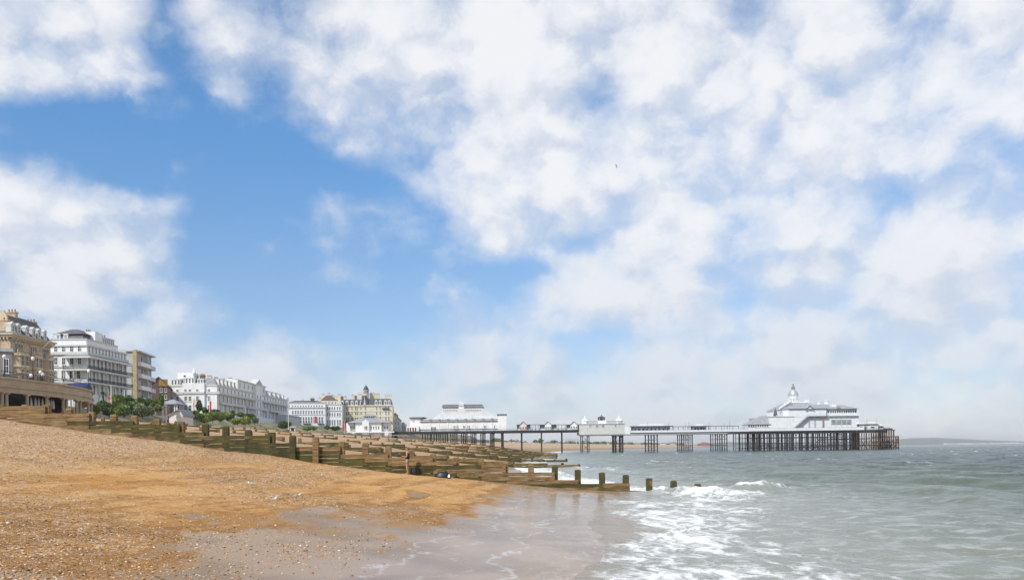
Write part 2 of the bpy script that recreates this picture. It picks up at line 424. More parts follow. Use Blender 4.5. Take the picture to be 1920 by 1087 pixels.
def sea_material():
    m = bpy.data.materials.new('sea_water'); m.use_nodes = True; g = G(m.node_tree); b = g.n['Principled BSDF']
    P = g.pos(); foam = g.attr('foam'); shal = g.attr('shallow')
    nb = g.noise(g.scale(P, .03, .03, 0), 1.0, 5, .65); nc = g.noise(g.scale(P, .12, .16, 0), 1.0, 5, .65)
    sh = g.m('ADD', shal, g.m('MULTIPLY', g.m('SUBTRACT', nb, .5), g.m('MULTIPLY_ADD', shal, .9, .05)))
    body = g.mix(g.sstep(sh, .0, .30), (.020, .044, .032), (.092, .122, .088))
    body = g.mix(g.sstep(sh, .30, .85), body, (.275, .285, .245))
    body = g.mix(g.m('MULTIPLY', g.m('MULTIPLY', g.sstep(nc, .56, .68), g.sstep(shal, .12, .4)), .5), body, (.17, .15, .09))
    film = g.attr('film')
    body = g.mix(film, body, (.31, .26, .21))
    # milky residue of broken foam: pale streaks
    s1 = g.noise(g.scale(P, .9, 1.25, 0), 1.0, 7, .68, .5)
    body = g.mix(g.m('MULTIPLY', g.m('MULTIPLY', g.sstep(s1, .48, .66), g.sstep(shal, .22, .62)), g.m('MULTIPLY_ADD', film, -.6, .62)), body, (.50, .51, .50))
    # lace foam
    q = g.vm('ADD', P, g.vm('SCALE', g.vm('SUBTRACT', g.noise(P, .5, 3, .6, out=1), (.5, .5, .5)), 1.6))
    l1 = g.noise(g.scale(q, 1.5, .55, 0), 1.2, 9, .7)
    v = g.new('ShaderNodeTexVoronoi', feature='DISTANCE_TO_EDGE'); g.put(v.inputs['Vector'], g.scale(q, 1.1, .6, 0)); v.inputs['Scale'].default_value = 1.5
    net = g.sstep(v.outputs['Distance'], .16, .0)
    lf = g.noise(q, 7.0, 4, .7)
    th = g.m('SUBTRACT', g.m('MULTIPLY_ADD', lf, .42, .59), g.m('MULTIPLY', foam, .55))
    fm = g.m('MULTIPLY', g.sstep(g.m('ADD', l1, g.m('MULTIPLY', net, .10)), th, g.m('ADD', th, .30)), g.m('MULTIPLY_ADD', foam, .35, .65))
    fm = g.m('MULTIPLY', fm, g.sstep(foam, .01, .12))
    base = g.mix(fm, body, (.84, .845, .83))
    g.put(b.inputs['Base Color'], base)
    g.put(b.inputs['Roughness'], g.m('ADD', .16, g.m('MULTIPLY', fm, .6)))
    b.inputs['IOR'].default_value = 1.333; b.inputs['Specular IOR Level'].default_value = .09
    y = g.xyz(P)[1]
    r1 = g.noise(g.scale(P, 1.0, .55, 0), 2.2, 5, .6, .4)
    r2 = g.noise(g.scale(P, .30, .16, 0), 1.6, 5, .6, .3)
    r3 = g.noise(g.scale(P, 1.0, .6, 0), 9.0, 3, .6)
    h = g.m('ADD', g.m('MULTIPLY', r1, .22), g.m('ADD', g.m('MULTIPLY', r2, .55), g.m('MULTIPLY', r3, .05)))
    h = g.m('ADD', h, g.m('MULTIPLY', fm, .08))
    g.put(b.inputs['Normal'], g.bump(h, .85, .75))
    return m
BEACH = beach_material(); SEA = sea_material()

# groyne timber: weathered oak with algae set by an attribute per board
def timber_material():
    m = bpy.data.materials.new('groyne_timber'); m.use_nodes = True; g = G(m.node_tree); b = g.n['Principled BSDF']
    P = g.pos(); al = g.attr('algae')
    gr = g.noise(g.scale(P, .35, 1, 3.5), 3.0, 6, .7)
    bl = g.noise(P, 1.1, 5, .65)
    wood = g.mix(g.sstep(gr, .35, .65), (.105, .060, .020), (.28, .175, .070))
    wood = g.mix(g.m('MULTIPLY', g.sstep(bl, .5, .7), .5), wood, (.34, .255, .15))
    weed = g.mix(g.sstep(bl, .35, .65), (.026, .026, .004), (.082, .068, .010))
    weed = g.mix(g.m('MULTIPLY', g.sstep(gr, .55, .75), .6), weed, (.16, .105, .025))
    a = g.sstep(g.m('ADD', al, g.m('MULTIPLY', g.m('SUBTRACT', bl, .5), 1.1)), .38, .62)
    g.put(b.inputs['Base Color'], g.mix(a, wood, weed)); b.inputs['Roughness'].default_value = .78
    g.put(b.inputs['Normal'], g.bump(g.m('ADD', gr, g.m('MULTIPLY', bl, .6)), .5, .05))
    return m
TIMBER = timber_material()
def algae(o, v):
    me = o.data; a = me.attributes.new('algae', 'FLOAT', 'POINT'); a.data.foreach_set('value', np.full(len(me.vertices), v, np.float32))

# ------------------------------------------------------------------ beach
ys = np.concatenate([np.linspace(3, 60, 330), np.geomspace(60.3, 4200, 260)])
us = np.concatenate([np.linspace(-14, -2, 16), np.linspace(-1.9, 46, 300), np.linspace(46.5, 120, 60)])
YY, UU = np.meshgrid(ys, us, indexing='ij')
XX = xs(YY) - UU
ZZ = ground(XX, YY)
ub = np.interp(YY, [0, 14, 20, 25, 35, 45, 49, 60, 120, 400], [8.2, 8.0, 8.2, 6.6, 4.9, 3.8, 3.5, 3, 3, 4])
wet = np.clip((ub - UU)/4.5 + .5 + 1.1*fbm(XX*.40, YY*.22, 31) + .4*fbm(XX*1.6, YY*.9, 35), 0, 1.3)
pools = sst(fbm(XX*.5, YY*.24, 47), .08, .30)*sst(UU, 14, 9)*(YY < 40)
wet = np.maximum(wet, pools*.9)
damp_ = .27*sst(UU, 19, 13)*sst(YY, 30, 20)*(.6 + .9*fbm(XX*.5, YY*.3, 92))
wet = np.maximum(wet, np.clip(damp_, 0, .3))
peb = np.clip(.55 + .9*sst(UU, 17, 26) + .9*fbm(XX*.30, YY*.18, 61) + .45*sst(XX, -3, -8)*sst(YY, 24, 14), .2, 1)
peb = peb*np.where(UU < 3, .3, 1)
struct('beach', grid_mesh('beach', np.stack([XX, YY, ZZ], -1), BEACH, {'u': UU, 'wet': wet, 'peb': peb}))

# ------------------------------------------------------------------ sea
def wave_height(x, y):
    u = xs(y) - x                       # negative offshore
    s = -u
    dep = sst(s, 0, 22)
    w1 = fbm(x*.045, y*.045, 5)*3; w2 = fbm(x*.12, y*.12, 6)*2
    h = .16*np.sin(s*.52 + .10*y + w1)*dep + .10*np.sin(s*.95 - .22*y + w2*1.5)*dep
    h = h + .045*np.sin(s*1.9 + .7*y + w2*3)*sst(s, 1, 12) + .10*fbm(x*.55, y*.35, 12)*sst(s, 1, 10) + .04*fbm(x*1.9, y*1.2, 14)*sst(s, .5, 6)
    return h
BREAK = [ # crest centre x, y, length along y, half width, height
    (14.3, 48.9, 2.0, 1.3, .62), (15.8, 50.3, 1.8, 1.2, .46), (10.0, 43.0, 3.0, 1.5, .50), (8.8, 46.5, 2.4, 1.5, .50), (11.4, 40.5, 2.2, 1.3, .34), (30.5, 61, 10, 1.6, .22), (44, 66, 12, 1.6, .2)]
def breakers(x, y):
    h = 0*x; f = 0*x
    for bx, by, L, w, a in BREAK:
        cx = x - bx - .12*(y-by) - .5*fbm(y*.5+bx, y*0+bx, 77)
        e = np.exp(-((y-by)/L)**2*2)
        r = np.where(cx < 0, np.exp(-(cx/(w*.6))**2), np.exp(-(cx/(w*1.6))**2))*e
        h = h + a*r*(.75+.6*fbm(x*1.3, y*1.3, 19)); f = np.maximum(f, (r*1.15 if a > .25 else r*.32))
    return h, f
ny, nx_ = 560, 560
ysea = np.geomspace(8, 760, ny); w = np.linspace(0, 1, nx_)
SY = np.repeat(ysea[:, None], nx_, 1)
SX = xs(SY) - 3.5 + w[None, :]*(0.95*SY + 14)
bh, bf = breakers(SX, SY)
SZ = wave_height(SX, SY) + bh + .03 + .11*fbm(SX*.25, SY*.22, 71)*sst(SX - xs(SY), 7, 1) - .03*sst(SX - xs(SY), .5, -3)
s_off = SX - xs(SY)
fw = np.interp(SY, [8, 14, 20, 25, 33, 40, 47, 50, 60, 110, 160, 260, 440, 800], [5, 6, 6.5, 6.5, 7.5, 8, 9, 3.5, 4.5, 5, 6, 8, 9, 4])
edge = 1.9*fbm(SX*.22, SY*.16, 72)
near = sst(s_off + edge, -.2, 2.0)*sst(s_off, fw*1.5, fw*.45)
foam = near*(.74 + .6*fbm(SX*.4, SY*.22, 33)) + .20*sst(fbm(SX*.10, SY*.06, 41), .12, .3)*sst(SY, 75, 30)
foam = foam + .16*sst(s_off, 16, 3)*sst(SY, 50, 18)
foam = np.maximum(foam, bf)
caps = sst(fbm(SX*.16, SY*.05, 55), .30, .36)*sst(fbm(SX*.9, SY*.5, 56), .05, .25)
foam = np.maximum(foam, caps*.8*sst(SY, 40, 80))
foam = np.where((SY > 49.5) & (s_off < 5), np.maximum(foam, sst(s_off, 8, 3)*1.15*(.85+.4*fbm(SX*.3, SY*.1, 3))), foam)
shal = np.exp(-np.maximum(s_off, 0)/20) + .3*bf
film = sst(s_off + edge, 2.6, .6)*(SY < 49.5)
struct('sea', grid_mesh('sea', np.stack([SX, SY, SZ], -1), SEA, {'foam': np.clip(foam, 0, 1.2), 'shallow': np.clip(shal, 0, 1), 'film': film}))
yf = np.geomspace(755, 13500, 90); wf = np.linspace(0, 1, 60)
FY = np.repeat(yf[:, None], 60, 1); x0 = np.where(FY < 4100, xs(FY) - 3.5, np.interp(FY, [4100, 5200], [950, -2500]))
FX = x0 + wf[None, :]*(1.0*FY + 400 - x0*0)
far_caps = np.zeros_like(FX)
struct('open_sea', grid_mesh('open_sea', np.stack([FX, FY, FX*0 - .05], -1), SEA, {'foam': far_caps, 'shallow': far_caps, 'film': far_caps}))

# ------------------------------------------------------------------ promenade, bank, street
yp = np.concatenate([np.linspace(30, 620, 80), np.linspace(640, 760, 6)])
def strip(name, cols, m):           # cols: list of (offset landward, z)
    P = np.array([[[xprom(y) - off, y, z] for off, z in cols] for y in yp]); return struct(name, grid_mesh(name, P, m, smooth=False))
strip('sea_wall', [(-.4, 9.0), (-.4, 11.75), (0.0, 11.75)], CONC)
strip('promenade', [(0.0, 11.72), (7.5, 11.72)], mat('paving', (.40, .34, .28), .85, .12, .4))
strip('embankment', [(7.4, 11.6), (10, 12.2), (15, 14.6), (18, 15.9), (19, 16.0)], mat('planted_bank', (.30, .24, .16), .9, .2, .25, c2=(.10, .13, .045), bump=.4))
strip('pavement', [(18.9, 16.13), (23, 16.13), (23, 15.9)], CONC)
strip('street', [(22.9, 16.0), (60, 16.0), (320, 20)], ASPH)

# ================================================================== groynes
def groyne_post(root, x, y, zb, zt, al, w=.36, d=.30):
    m = MB(); j = .03
    x += random.uniform(-.03, .03); c = random.uniform(.04, .1); t = random.uniform(-.02, .02)
    m.frus(x-w/2, y-d/2, x+w/2, y+d/2, zb, x-w/2+t, y-d/2, x+w/2+t, y+d/2, zt-c)
    m.frus(x-w/2+t, y-d/2, x+w/2+t, y+d/2, zt-c, x-w/2+t+.06, y-d/2+.05, x+w/2+t-.05, y+d/2-.05, zt+random.uniform(-.04, .04))
    o = m.build('post', TIMBER, root); algae(o, al); return o
def groyne_plank(root, x0, x1, y, z0, z1, al, th=.10):
    m = MB(); n = max(2, int((x1-x0)/.7)); pts = []
    for i in range(n+1):
        x = x0+(x1-x0)*i/n; e = random.uniform(-.02, .02); f = random.uniform(-.02, .02); q = random.uniform(-.012, .012)
        pts.append([(x, y+q, z0+e), (x, y+th+q, z0+e), (x, y+th+q, z1+f), (x, y+q, z1+f)])
    vs = [p for r in pts for p in r]; fs = [(3, 2, 1, 0), tuple(4*n+k for k in range(4))]
    for i in range(n):
        for k in range(4): fs.append((4*i+k, 4*i+(k+1) % 4, 4*i+4+(k+1) % 4, 4*i+4+k))
    m.add(vs, fs); o = m.build('plank', TIMBER, root); algae(o, al); return o
GY = 49.0
gr = thing('timber_groyne', 'nearest timber groyne, long run of mossy boards and square posts stepping down into the surf', 'groyne', (0, 0, 0), 0, 'timber groynes along the beach')
PX = [2, 46, 88, 129, 170, 211, 252, 294, 339, 384, 422, 465, 508, 552, 595, 639, 684, 728, 770, 812, 856, 902, 948, 995, 1040, 1084, 1129, 1173, 1217, 1262, 1309, 1355]
PT = [757, 758, 757, 764, 771, 776, 779, 784, 789, 794, 799, 806, 809, 816, 819, 827, 830, 836, 842, 850, 857, 860, 866, 869, 872, 880, 885, 890, 895, 901, 907, 912]
for px, pt in zip(PX, PT):
    x = X(px, GY); zb = float(ground(x, GY)) - .5
    al = .75 if 370 < px < 560 else .62 if px > 1035 else .2
    front = 540 < px < 610
    groyne_post(gr, x, GY + (-.28 if front and px not in (684, 770) else .17), max(zb, -1.0), Z(px, pt, GY), al)
TOPS = [(-120, 2, 762), (2, 88, 764), (88, 170, 773), (170, 252, 787), (252, 339, 797), (339, 384, 807), (384, 422, 815), (422, 508, 818), (508, 552, 828),
        (552, 639, 838), (639, 728, 848), (728, 812, 860), (812, 856, 864), (856, 948, 872), (948, 1040, 885), (1040, 1084, 896), (1084, 1134, 905), (1134, 1180, 907), (1180, 1262, 917), (1262, 1315, 920.5)]
CH = .245
segs = [(X(a, GY), X(b_, GY), Z((a+b_)/2, t, GY), (a+b_)/2) for a, b_, t in TOPS]
def top_at(x):
    for xa, xb, z, _ in segs:
        if xa <= x < xb: return z
    return -9
joints = [X(p, GY) for p in PX]
for k in range(-5, 26):
    z1_ = (k+1)*CH; run = []
    spans = [(xa, xb) for xa, xb, z, _ in segs if z >= z1_-CH*.45 and z1_ > float(ground((xa+xb)/2, GY-.3))-.35]
    merged = []
    for sp_ in spans:
        if merged and abs(merged[-1][1]-sp_[0]) < .01: merged[-1][1] = sp_[1]
        else: merged.append(list(sp_))
    for xa, xb in merged:
        cuts = [xa]+[j_ for n_, j_ in enumerate(joints) if xa+.5 < j_ < xb-.5 and (n_+k) % 3 == 0]+[xb]
        for c0, c1 in zip(cuts[:-1], cuts[1:]):
            xm = (c0+c1)/2; px = 960+F*xm/GY; dep = (top_at(min(xm, c1-.05))-z1_)/CH
            if px < 170: al = .08
            elif px < 390: al = .66 if dep < 1.9 else .30
            elif px < 570: al = .62+.1*min(dep, 3)
            elif px < 870: al = .15 if dep < .8 else .62+.12*min(dep, 3)
            elif px < 1045: al = .25+.06*dep
            else: al = .5+.05*dep
            groyne_plank(gr, c0+.008, c1-.008, GY-.13+random.uniform(-.015, .015), z1_-CH+.012, z1_, al+random.uniform(-.1, .1))
GLAB = ['second timber groyne from the front, low mossy boards just beyond the nearest one',
        'third timber groyne from the front, brown boards ending in white surf', 'fourth timber groyne from the front, short of the pier',
        'fifth timber groyne from the front, thin brown line of boards', 'sixth timber groyne, small posts up the beach nearer than the pier', 'farthest timber groyne, faint posts on the sand beside the pier legs']
for gi, yg in enumerate([112, 160, 215, 270, 330, 392]):
    root = thing('timber_groyne', GLAB[gi], 'groyne', (0, 0, 0), 0, 'timber groynes along the beach')
    xg = float(xs(yg)); du = 2.3 if gi < 2 else 3.0
    ulist = np.arange(-9 if gi < 2 else -7, 78 if gi < 3 else 62, du)
    for i, u in enumerate(ulist):
        zg = float(pz(np.array(u)))
        groyne_post(root, xg-u, yg+.2, zg-.6, max(zg, -.4)+(random.uniform(.65, 1.1) if u < 26 else random.uniform(.45, .8)), .5+.3*(u < 5), w=.42, d=.36)
    for i in range(0, len(ulist)-1, 2):
        ua, ub_ = ulist[i], ulist[min(i+2, len(ulist)-1)]
        zt = max(float(pz(np.array((ua+ub_)/2))), -.45)+(.72 if ua < 24 else .18)
        for k in range(3):
            groyne_plank(root, xg-ub_+.02, xg-ua-.02, yg-.1+random.uniform(-.03, .03), zt-.42*(k+1)+.02, zt-.42*k, [.5, .85, 1.][k]+random.uniform(-.2, .2), th=.14)

# ================================================================== windows
_wc = {}
def win_mesh(w, h, kind='sash', frame=None, glass=None):
    key = (round(w, 2), round(h, 2), kind, frame and frame.name, glass and glass.name)
    if key in _wc: return _wc[key]
    fr = frame or WHITE; gl = glass or GLASS; m = MB(); b = min(.13, w*.12); a = w/2
    m.box(-a, -.03, 0, a, .04, h, 1)
    m.box(-a-.02, -.10, -.02, -a+b, .02, h+.02); m.box(a-b, -.10, -.02, a+.02, .02, h+.02)
    m.box(-a+b, -.10, h-b, a-b, .02, h+.02); m.box(-a+b, -.10, -.02, a-b, .02, b)
    if kind in ('sash', 'arch', 'french'):
        m.box(-a+b, -.075, h*.5-.05, a-b, .01, h*.5+.05)
    if kind in ('sash', 'french') and w > .9: m.box(-.04, -.06, b, .04, .008, h-b)
    if kind != 'french': m.box(-a-.12, -.22, -.16, a+.12, .03, -.02)
    if kind == 'arch':
        m.prism([(-a-.1, h), (a+.1, h), (a*.75, h+a*.55), (0, h+a*.8), (-a*.75, h+a*.55)], 'y', -.12, .02)
    if kind == 'hood': m.box(-a-.18, -.30, h+.12, a+.18, .02, h+.30)
    me = m.mesh('window', [fr, gl]); _wc[key] = me; return me
def window(root, x, y, z, w, h, face='front', kind='sash', frame=None, glass=None, name='window'):
    rz = {'front': 0, 'sea': math.pi/2, 'back': math.pi}[face]
    return put(name, win_mesh(w, h, kind, frame, glass), root, (x, y, z), rz)
class Bld:
    def __init__(s, name, label, cat, A, B, zb, group=None):
        s.pa, s.da = A; s.pb, s.db = B; s.zb = zb
        ax, ay, bx, by = X(*A), A[1], X(*B), B[1]
        s.ax, s.ay = ax, ay; L = math.hypot(bx-ax, by-ay); s.L = L; s.sx, s.sy = (bx-ax)/L, (by-ay)/L
        s.root = thing(name, label, cat, (ax, ay, zb), math.atan2(-s.sx, s.sy), group)
    def yt(s, px):
        k = (px-960)/F; return (k*s.ay-s.ax)/(s.sx-k*s.sy)
    def xt(s, px): return (px-s.pa)*s.da/F
    def z(s, py, px=None, d=None): return Z(s.pa if px is None else px, py, s.da if d is None else d)-s.zb
    def part(s, name, m, mats, smooth=False, parent=None): return m.build(name, mats, parent or s.root, smooth)

# chimney stack with pots
def chimney(b, x0, y0, x1, y1, z0, z1, m=None, pots=3):
    c = MB(); c.box(x0, y0, z0, x1, y1, z1-.35); c.box(x0-.15, y0-.15, z1-.35, x1+.15, y1+.15, z1)
    o = b.part('chimney', c, m or WHITE)
    for i in range(pots):
        t = (i+.5)/pots; along_y = (y1-y0) > (x1-x0)
        x, y = ((x0+x1)/2, y0+(y1-y0)*t) if along_y else (x0+(x1-x0)*t, (y0+y1)/2)
        q = MB(); q.cyl((x, y, z1), (x, y, z1+.75), .2, .15, 8); q.build('chimney_pot', TERRA, o)
def dormer(b, x, y, z, w, h, face='sea', depth=1.6, roof=None, fm=None, arched=False):
    """dormer: white cheeks, window, little roof; built facing -y then turned"""
    m = MB(); m.box(-w/2-.25, 0, -.1, w/2+.25, depth, h+.15)
    if arched: m.prism([(-w/2-.35, h+.15), (w/2+.35, h+.15), (w*.35, h+.55+w*.12), (0, h+.65+w*.2), (-w*.35, h+.55+w*.12)], 'y', -.15, depth)
    else: m.box(-w/2-.4, -.2, h+.15, w/2+.4, depth, h+.38)
    o = m.build('dormer', [fm or WHITE], b.root, loc=(x, y, z)); o.rotation_euler[2] = math.pi/2 if face == 'sea' else 0
    put('window', win_mesh(w, h, 'sash'), o, (0, -.01, 0)); return o

# ================================================================== tan mansard hotel (far left)
b = Bld('tan_hotel', 'tan stone mansard hotel with bay windows behind the bandstand at the left edge', 'hotel', (22, 203), (97, 220), 14.0)
ze = b.z(625); zr = ze+6.2; L = b.L; Wd = 22
m = MB(); m.box(-Wd, 0, 0, 0, L, ze-.9); b.part('wall', m, TAN)
m = MB()
m.box(-Wd-.6, -.7, ze-.9, .9, L+.7, ze-.35); m.box(-Wd-.9, -1.1, ze-.35, 1.3, L+1.0, ze)
for i in range(26): m.box(.02, i*L/26+.1, ze-1.5, .75, i*L/26+.38, ze-.9)
for i in range(8): m.box(-i*.9-.6, -.6, ze-1.5, -i*.9-.3, -.02, ze-.9)
b.part('cornice', m, TAN2)
m = MB()
for py in (664, 689, 700): m.box(-Wd-.2, -.25, b.z(py), .25, L+.2, b.z(py)+.5)
b.part('string_course', m, TAN2)
m = MB(); m.frus(-Wd, 0, .4, L, ze, -Wd+2, 2.0, -3.2, L-1.2, zr-1); m.frus(-Wd+2, 2, -3.2, L-1.2, zr-1, -Wd+4, 4, -6, L-3, zr)
b.part('roof', m, SLATE)
m = MB(); y_ = b.yt(52)
m.frus(-4, y_-5.2, .7, y_-4.7, ze, -7, y_-5.2, -2.6, y_-4.7, zr); b.part('party_wall', m, TAN2)
for px in (25.5, 37, 53, 65, 75, 86): dormer(b, .15, b.yt(px), ze+.5, .95, 1.75, arched=True, depth=1.3, fm=OFFW)
chimney(b, -2.9, .3, -.9, 2.2, ze, ze+3.6, TAN, 2); chimney(b, -6, L*.45, -3.6, L*.45+1.0, zr-2, zr+.7, TAN, 3); chimney(b, -6, L-1.4, -3.6, L-.3, zr-3, zr-.6, TAN, 3)
for (pa, pb) in ((25, 49), (54, 74), (79, 96)):
    ya, yb = b.yt(pa), b.yt(pb); m = MB(); q = .9
    m.prism([(0, ya), (1.5, ya+q), (1.5, yb-q), (0, yb)], 'z', 0, b.z(664)); o = b.part('bay', m, TAN)
    m = MB()
    for py in (664, 686, 699): m.prism([(.05, ya-.2), (1.75, ya+q-.15), (1.75, yb-q+.15), (.05, yb+.2)], 'z', b.z(py)-.1, b.z(py)+.5)
    m.build('bay_moulding', TAN2, b.root)
    ym = (ya+yb)/2; wd = (yb-ya-2*q)
    for py0, hh in ((684, 3.0), (709, 2.6)):
        for t in (-.28, .28): window(b.root, 1.52, ym+t*wd, b.z(py0), wd*.36, hh, 'sea', 'arch', TAN2)
    for t in (-.3, 0, .3): window(b.root, .03, ym+t*wd*1.2, b.z(657), .95, 2.2, 'sea', 'arch', TAN2)
    m = MB()
    for t in np.linspace(ya+.4, yb-.4, 9): m.cyl((1.2, t, b.z(664)+.4), (1.2, t, b.z(664)+1.2), .09, .09, 6)
    m.box(1.05, ya+.3, b.z(664)+1.2, 1.4, yb-.3, b.z(664)+1.4); m.build('balustrade', TAN2, b.root)
for py0 in (657, 684, 709):
    for xx in (-6.5, -3.2): window(b.root, xx, -.02, b.z(py0), 1.1, 2.5, 'front', 'arch', TAN2)
m = MB(); m.cyl((1.3, b.yt(68), b.z(650)), (6.5, b.yt(68)-2, b.z(644)+3), .09, .06, 6); b.part('flagpole', m, OFFW)

b = Bld('stone_annex', 'low grey flat-topped stone annex in front of the tan hotel at the left edge', 'building', (24, 186), (27, 196), 14.0)
m = MB(); zt = b.z(653); m.box(-14, 0, 0, 0, 9, zt-.8); b.part('wall', m, mat('grey_stone', (.33, .29, .25), .85, .15, .8, bump=.2))
m = MB(); m.box(-14.2, -.3, zt-.8, .3, 9.2, zt); b.part('parapet', m, GREYW)
window(b.root, -1.1, -.02, b.z(700), 1.1, 3.4, 'front', 'sash'); window(b.root, -4.2, -.02, b.z(700), 1.1, 3.4, 'front', 'sash')

# ================================================================== white hotel with verandas
b = Bld('white_hotel', 'white corner hotel with tiered iron verandas and purple slate roof', 'hotel', (165, 240), (240, 263), 15.5)
Wd = 11.2; L = b.L; zp_ = b.z(635); z1 = b.z(648); z2 = b.z(662)
m = MB(); m.box(-Wd, 0, 0, 0, L, z1); m.box(-Wd, .25, z1, -.25, L*.78, zp_); m.box(-Wd, L*.78, z1, -.25, L, zp_-1.6); b.part('wall', m, WHITE)
m = MB()
m.box(-Wd-.1, -.35, z1-.1, .35, L+.1, z1+.35); m.box(-Wd-.1, -.55, z2-.35, .55, L+.1, z2+.45); m.box(-Wd-.1, -.25, b.z(688), .25, L, b.z(688)+.3)
m.box(-Wd-.1, .05, zp_-.15, -.05, L*.78, zp_+.15); b.part('cornice', m, OFFW)
for px in (105.5, 120.5, 136, 151):
    x = b.xt(px)
    window(b.root, x, -.02, b.z(659), 1.1, 2.0); window(b.root, x, -.02, b.z(683), 1.15, 2.3)
for px in (104, 119.5, 135, 149): window(b.root, b.xt(px), -.02, b.z(709.5), 1.25, 2.6)
for i in range(12):
    y_ = L*(i+.6)/12.4; window(b.root, .02, y_, b.z(660.5), 1.0, 2.3, 'sea')
for i in range(10):
    y_ = L*(i+.6)/10.4; window(b.root, .02, y_, b.z(690.5), 1.2, 3.2, 'sea', 'french'); window(b.root, .02, y_, b.z(715), 1.2, 3.2, 'sea', 'french'); window(b.root, .02, y_, b.z(738), 1.3, 3.0, 'sea', 'french')
m = MB(); m.frus(-Wd+.6, 1.0, -1.6, 9, zp_, -Wd+1.2, 1.5, -2.2, 8.5, zp_+1.7); b.part('mansard', m, SLATEP)
m = MB(); m.frus(-Wd+.2, .8, -1.4, 9, zp_+1.7, -Wd+4, 4, -5, 6, zp_+3.5); b.part('roof', m, SLATEP)
dormer(b, b.xt(106), 1.0, zp_+.25, .95, 1.15, 'front', 1.5); dormer(b, b.xt(121), 1.0, zp_+.25, .95, 1.15, 'front', 1.5)
m = MB(); m.frus(-8, 9.3, -.8, L*.76, zp_, -8, 9.6, -2.4, L*.76-.4, zp_+2.4); b.part('attic_roof', m, SLATE)
for i in range(6): dormer(b, -.8, 10.6+i*(L*.74-11.2)/5.2, zp_+.2, .95, 1.4, 'sea', 1.6)
m = MB(); m.box(-3.4, 5.2, zp_, -.4, 9.0, zp_+2.9); b.part('attic_block', m, WHITE)
chimney(b, -6, 9.3, -4.4, 10.3, zp_, zp_+3.6, OFFW, 3); chimney(b, -6.5, L*.55, -4, L*.55+.9, zp_, zp_+3.4, OFFW, 4); chimney(b, -6.5, L*.74, -4, L*.74+.9, zp_, zp_+2.9, OFFW, 4)
xl = b.xt(126); V = 2.0
def ver_slab(z0, z1, ext, name, mt):
    m = MB(); m.box(xl-ext, -V-ext, z0, V+ext, -.01, z1); m.box(.01, 0, z0, V+ext, L+ext, z1); b.part(name, m, mt)
ver_slab(b.z(695.5), b.z(692.5), .1, 'balcony_floor', OFFW); ver_slab(b.z(719), b.z(716), .1, 'balcony_floor', OFFW); ver_slab(b.z(671.5), b.z(669.5), .2, 'canopy_edge', WHITE)
m = MB(); za, zb_ = b.z(669.5), b.z(663.5)
m.frus(xl-.1, -V-.15, V+.1, -.02, za, xl+.8, -.3, .3, -.03, zb_); m.frus(.02, -V, V+.1, L, za, .03, -.1, .5, L, zb_); b.part('canopy_roof', m, SLATEG)
for zf in (b.z(692.5), b.z(716)):
    m = MB()
    for h in (.08, .95): m.box(xl, -V-.02, zf+h, V, -V+.05, zf+h+.07); m.box(V-.05, -V, zf+h, V+.02, L, zf+h+.07); m.box(xl, -V, zf+h, xl+.07, 0, zf+h+.07)
    for t in np.arange(xl, V, .16): m.box(t, -V-.01, zf, t+.035, -V+.03, zf+.95)
    for t in np.arange(-V, L, .16): m.box(V-.03, t, zf, V+.01, t+.035, zf+.95)
    b.part('balcony_railing', m, BLACK)
for za, zb_, mt, wd in ((b.z(692.5), b.z(671.5), BLACK, .11), (b.z(716), b.z(695.5), OFFW, .24), (0, b.z(719), OFFW, .28)):
    for t in (xl+.1, xl/2, -.3+V):
        m = MB(); m.box(t-wd/2, -V+.06, za, t+wd/2, -V+.06+wd, zb_); b.part('veranda_post', m, mt)
    for t in np.linspace(3, L-.4, 6):
        m = MB(); m.box(V-wd-.06, t, za, V-.06, t+wd, zb_); b.part('veranda_post', m, mt)
m = MB(); m.frus(b.xt(141), -4.6, V+.5, -V-.15, b.z(727.5), b.xt(150), -V-.7, V+.2, -V-.15, b.z(718.5)); b.part('awning', m, BLUE)

# ================================================================== modern flats
b = Bld('modern_flats', 'modern flat-roofed apartment block with white balconies and a tan brick pier', 'flats', (259, 280), (291, 299.5), 15.5)
zt = b.z(655); L = b.L; dep = 15
m = MB(); m.box(-1.25, -.6, 0, 0, .8, zt-.1); b.part('brick_pier', m, mat('yellow_brick', (.50, .37, .19), .8, .15, 2, bump=.1))
m = MB(); m.box(-dep, .8, 0, -1.0, L, zt-.6); b.part('wall', m, GREYW)
m = MB(); m.box(-4.0, 0.2, zt-.6, .5, L+.3, zt-.1); m.box(-dep, .8, zt-.6, -4.0, L, zt+.15); b.part('roof', m, OFFW)
m = MB(); m.box(b.xt(237), 3.0, 0, -1.3, 12, zt-.3); b.part('side_wing', m, COPPER)
nf = 5; fh = (zt-1.0-3.4)/nf+.35
for i in range(nf):
    z0 = zt-1.2-(i+1)*fh
    window(b.root, -.97, L*.25, z0+1.15, L*.40, fh-1.6, 'sea', 'none', OFFW, GLASS); window(b.root, -.97, L*.75, z0+1.15, L*.36, fh-1.6, 'sea', 'none', OFFW, GLASS)
    m = MB(); m.box(-1.0, .85, z0-.25, 1.3, L*.56, z0-.05); m.box(1.15, .85, z0-.05, 1.3, L*.56, z0+1.15); m.box(-1.0, .85, z0-.05, 1.15, 1.0, z0+1.15)
    b.part('balcony', m, WHITE)
    m = MB(); m.box(-1.0, L*.62, z0-.25, .6, L-.3, z0-.05); m.box(.45, L*.62, z0-.05, .6, L-.3, z0+1.15); m.box(-1, L*.62, z0-.05, .45, L*.62+.15, z0+1.15); b.part('balcony', m, OFFW)
    window(b.root, (b.xt(237)-1.3)/2-.1, 2.98, z0+.9, 2.2, fh-1.5, 'front', 'none', GREYW, GLASSG)
